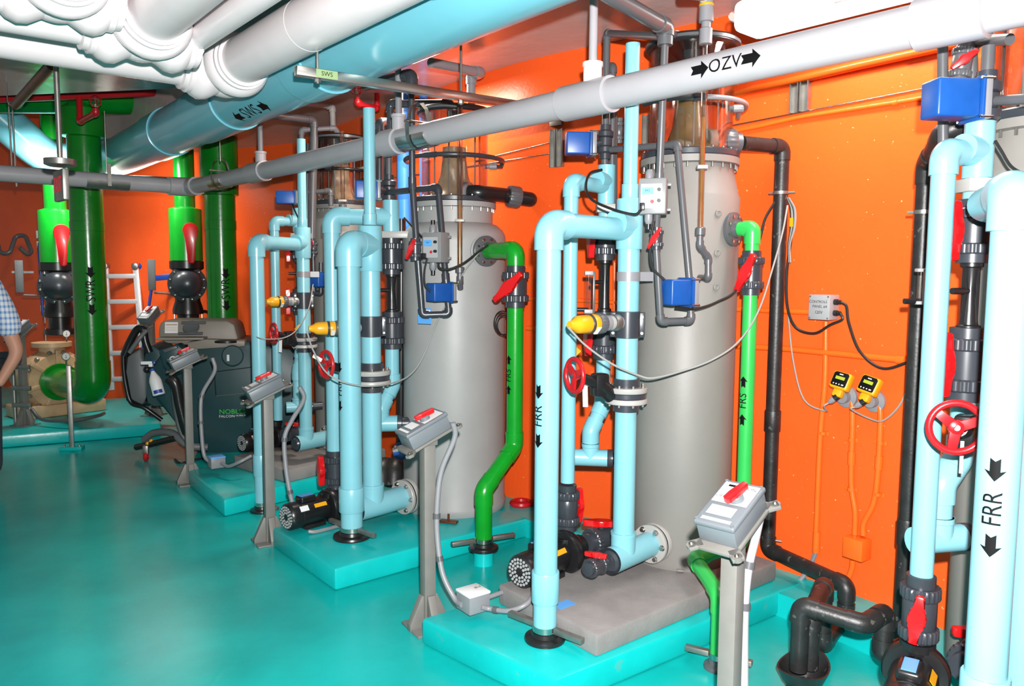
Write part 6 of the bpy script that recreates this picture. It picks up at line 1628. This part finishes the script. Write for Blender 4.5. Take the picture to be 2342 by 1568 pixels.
cable('pale cable from the right yellow meter sweeping right', [g2, g2+d2_*.02, wp(1985, 955, .06), wp(2018, 962, .06), wp(2055, 930, .06), wp(2080, 880, .06)], .0042, 'cab')
# wire bundle on the waste pipe
t = thing('wire_bundle', 'bundle of grey wires tied to the black waste pipe with a yellow tag', 'cable', wp(1806, 560, .1))
for k in range(6):
    B().sweep(smooth([wp(1800+k, 452, .1+.004*k), wp(1808+k*2.2, 480, .1), wp(1808+k*2, 520, .1), wp(1803+k*.8, 560, .1), wp(1803+k, 600, .1)], 6), .0035, 6).put('wire', 'cab' if k % 3 else 'cabb', t)
B().box(wp(1810, 508, .11), (.02, .045, .004), dd, Z).put('tag', 'yel', t)
# sagging sensor cables
cable('long pale cable sagging from the nearest yellow sensor up to the waste pipe', [V(1299, 748, 3.45), V(1340, 790, 3.5), V(1400, 832, 3.55), V(1460, 858, 3.6), V(1495, 864, 3.62), V(1560, 848, 3.68), V(1630, 822, 3.72), V(1690, 780, 3.75), V(1735, 710, 3.82), V(1768, 610, 4.0), V(1790, 530, 4.05), V(1801, 470, 4.1)], .0048, 'cab')
cable('long pale cable sagging from the middle yellow sensor to the pale tank nozzle', [V(702, 757, 4.6), V(716, 800, 4.55), V(745, 850, 4.5), V(790, 875, 4.5), V(850, 883, 4.6), V(910, 872, 4.8), V(945, 850, 4.9), V(970, 810, 4.95), V(1000, 735, 4.95), V(1030, 680, 4.96), V(1062, 620, 4.97), V(1108, 562, 4.98)], .0048, 'cab')
cable('pale cable from the farthest sensor past its handwheel', [V(716, 650, 6.0), V(706, 705, 5.9), V(680, 752, 5.8), V(650, 772, 5.7), V(605, 775, 5.5), V(580, 768, 5.6)], .0045, 'cab')
cable('black cable from the nearest control box to the tank union', [V(1500, 775, 3.7)+Z*0, V(1545, 702, 3.66), V(1590, 706, 3.7), V(1640, 690, 3.78), V(1690, 655, 3.85), V(1735, 555, 4.1), V(1750, 500, 4.15), V(1772, 462, 4.15)][1:], .0065, 'cabb')
cable('black looping cable between the blue actuator box and the nearest control box', [V(1376, 388, 4.1), V(1350, 396, 4.0), V(1340, 425, 3.85), V(1352, 455, 3.75), V(1400, 478, 3.66), V(1450, 490, 3.6), V(1466, 480, 3.58)], .0065, 'cabb')
cable('black cable hanging from the nearest control box along the sampling line', [V(1496, 505, 3.62), V(1488, 560, 3.62), V(1492, 610, 3.64), V(1520, 640, 3.64)], .006, 'cabb')
cable('black cable from the pale tank control box to its side nozzle', [V(1003, 596, 4.88), V(1005, 612, 4.87), V(1025, 616, 4.88), V(1060, 602, 4.9), V(1095, 575, 4.95), V(1116, 560, 4.98)], .0075, 'cabb')
cable('black cable from the pale tank control box down to its blue actuator', [V(977, 590, 4.86), V(971, 620, 4.86), V(972, 650, 4.86), V(985, 668, 4.86)], .006, 'cabb')
cable('black cable from the blue actuator box beside the pale tank', [V(925, 498, 5.1), V(945, 520, 5.0), V(965, 542, 4.95)], .007, 'cabb')
cable('black cable under the small far blue actuator box', [V(668, 468, 6.5), V(676, 485, 6.4), V(684, 502, 6.35)], .006, 'cabb')
# tags hanging on the handwheels
for lab_, a, c, m in (('white strip tag hanging by the nearest handwheel', V(1338, 880, 3.68), V(1339, 930, 3.68), 'paper'), ('pale tag on a bead chain under the largest handwheel', V(2201, 1008, 2.45), V(2197, 1082, 2.45), 'lid'),
                      ('white tag on the middle handwheel', V(716, 813, 4.6), V(736, 824, 4.6), 'paper'), ('white strip tag beside the far handwheel', V(642, 775, 6.0), V(641, 805, 6.0), 'paper')):
    d = (c-a); solo(B().box((a+c)/2, (d.length, .024 if 'largest' not in lab_ else .011, .003), d, (1, -.2, 0)), 'tag', m, lab_, 'tag', 'tags on the handwheels')
B_ = V(680, 748, 5.9); solo(B().box(B_, (.05, .022, .012), (.7, 0, .7), (0, 1, 0), .003), 'tag', 'yel', 'small yellow tag on the cable by the farthest flanges', 'tag')
solo(B().box(V(1316, 803, 4.2), (.05, .05, .01), (.7, 0, .7), (-.5, .5, .5), .003), 'tag', 'yel', 'yellow tag half hidden behind the nearest handwheel', 'tag')
# label lying on the slab
q = G(1290, 1382, .2315); solo(B().prism([(-.05, -.03), (.05, -.03), (.05, .03), (-.05, .03)], q, sd, sd.cross(Z)*-1, .0015), 'slab_sticker', 'stick', 'small blue and white sticker on the bare slab by the riser', 'sticker')

# loose coil of black wire beside the dark green S bend
t = thing('wire_coil', 'loose coil of black wire hanging behind the dark green S bend pipe', 'cable', V(1150, 740, 4.95))
for k in range(3): B().torus(V(1150+2*k, 738+3*k, 4.95+.01*k), (.7, -.7, .1), .075-.006*k, .004, 28, 6).put('wire', 'cabb', t)
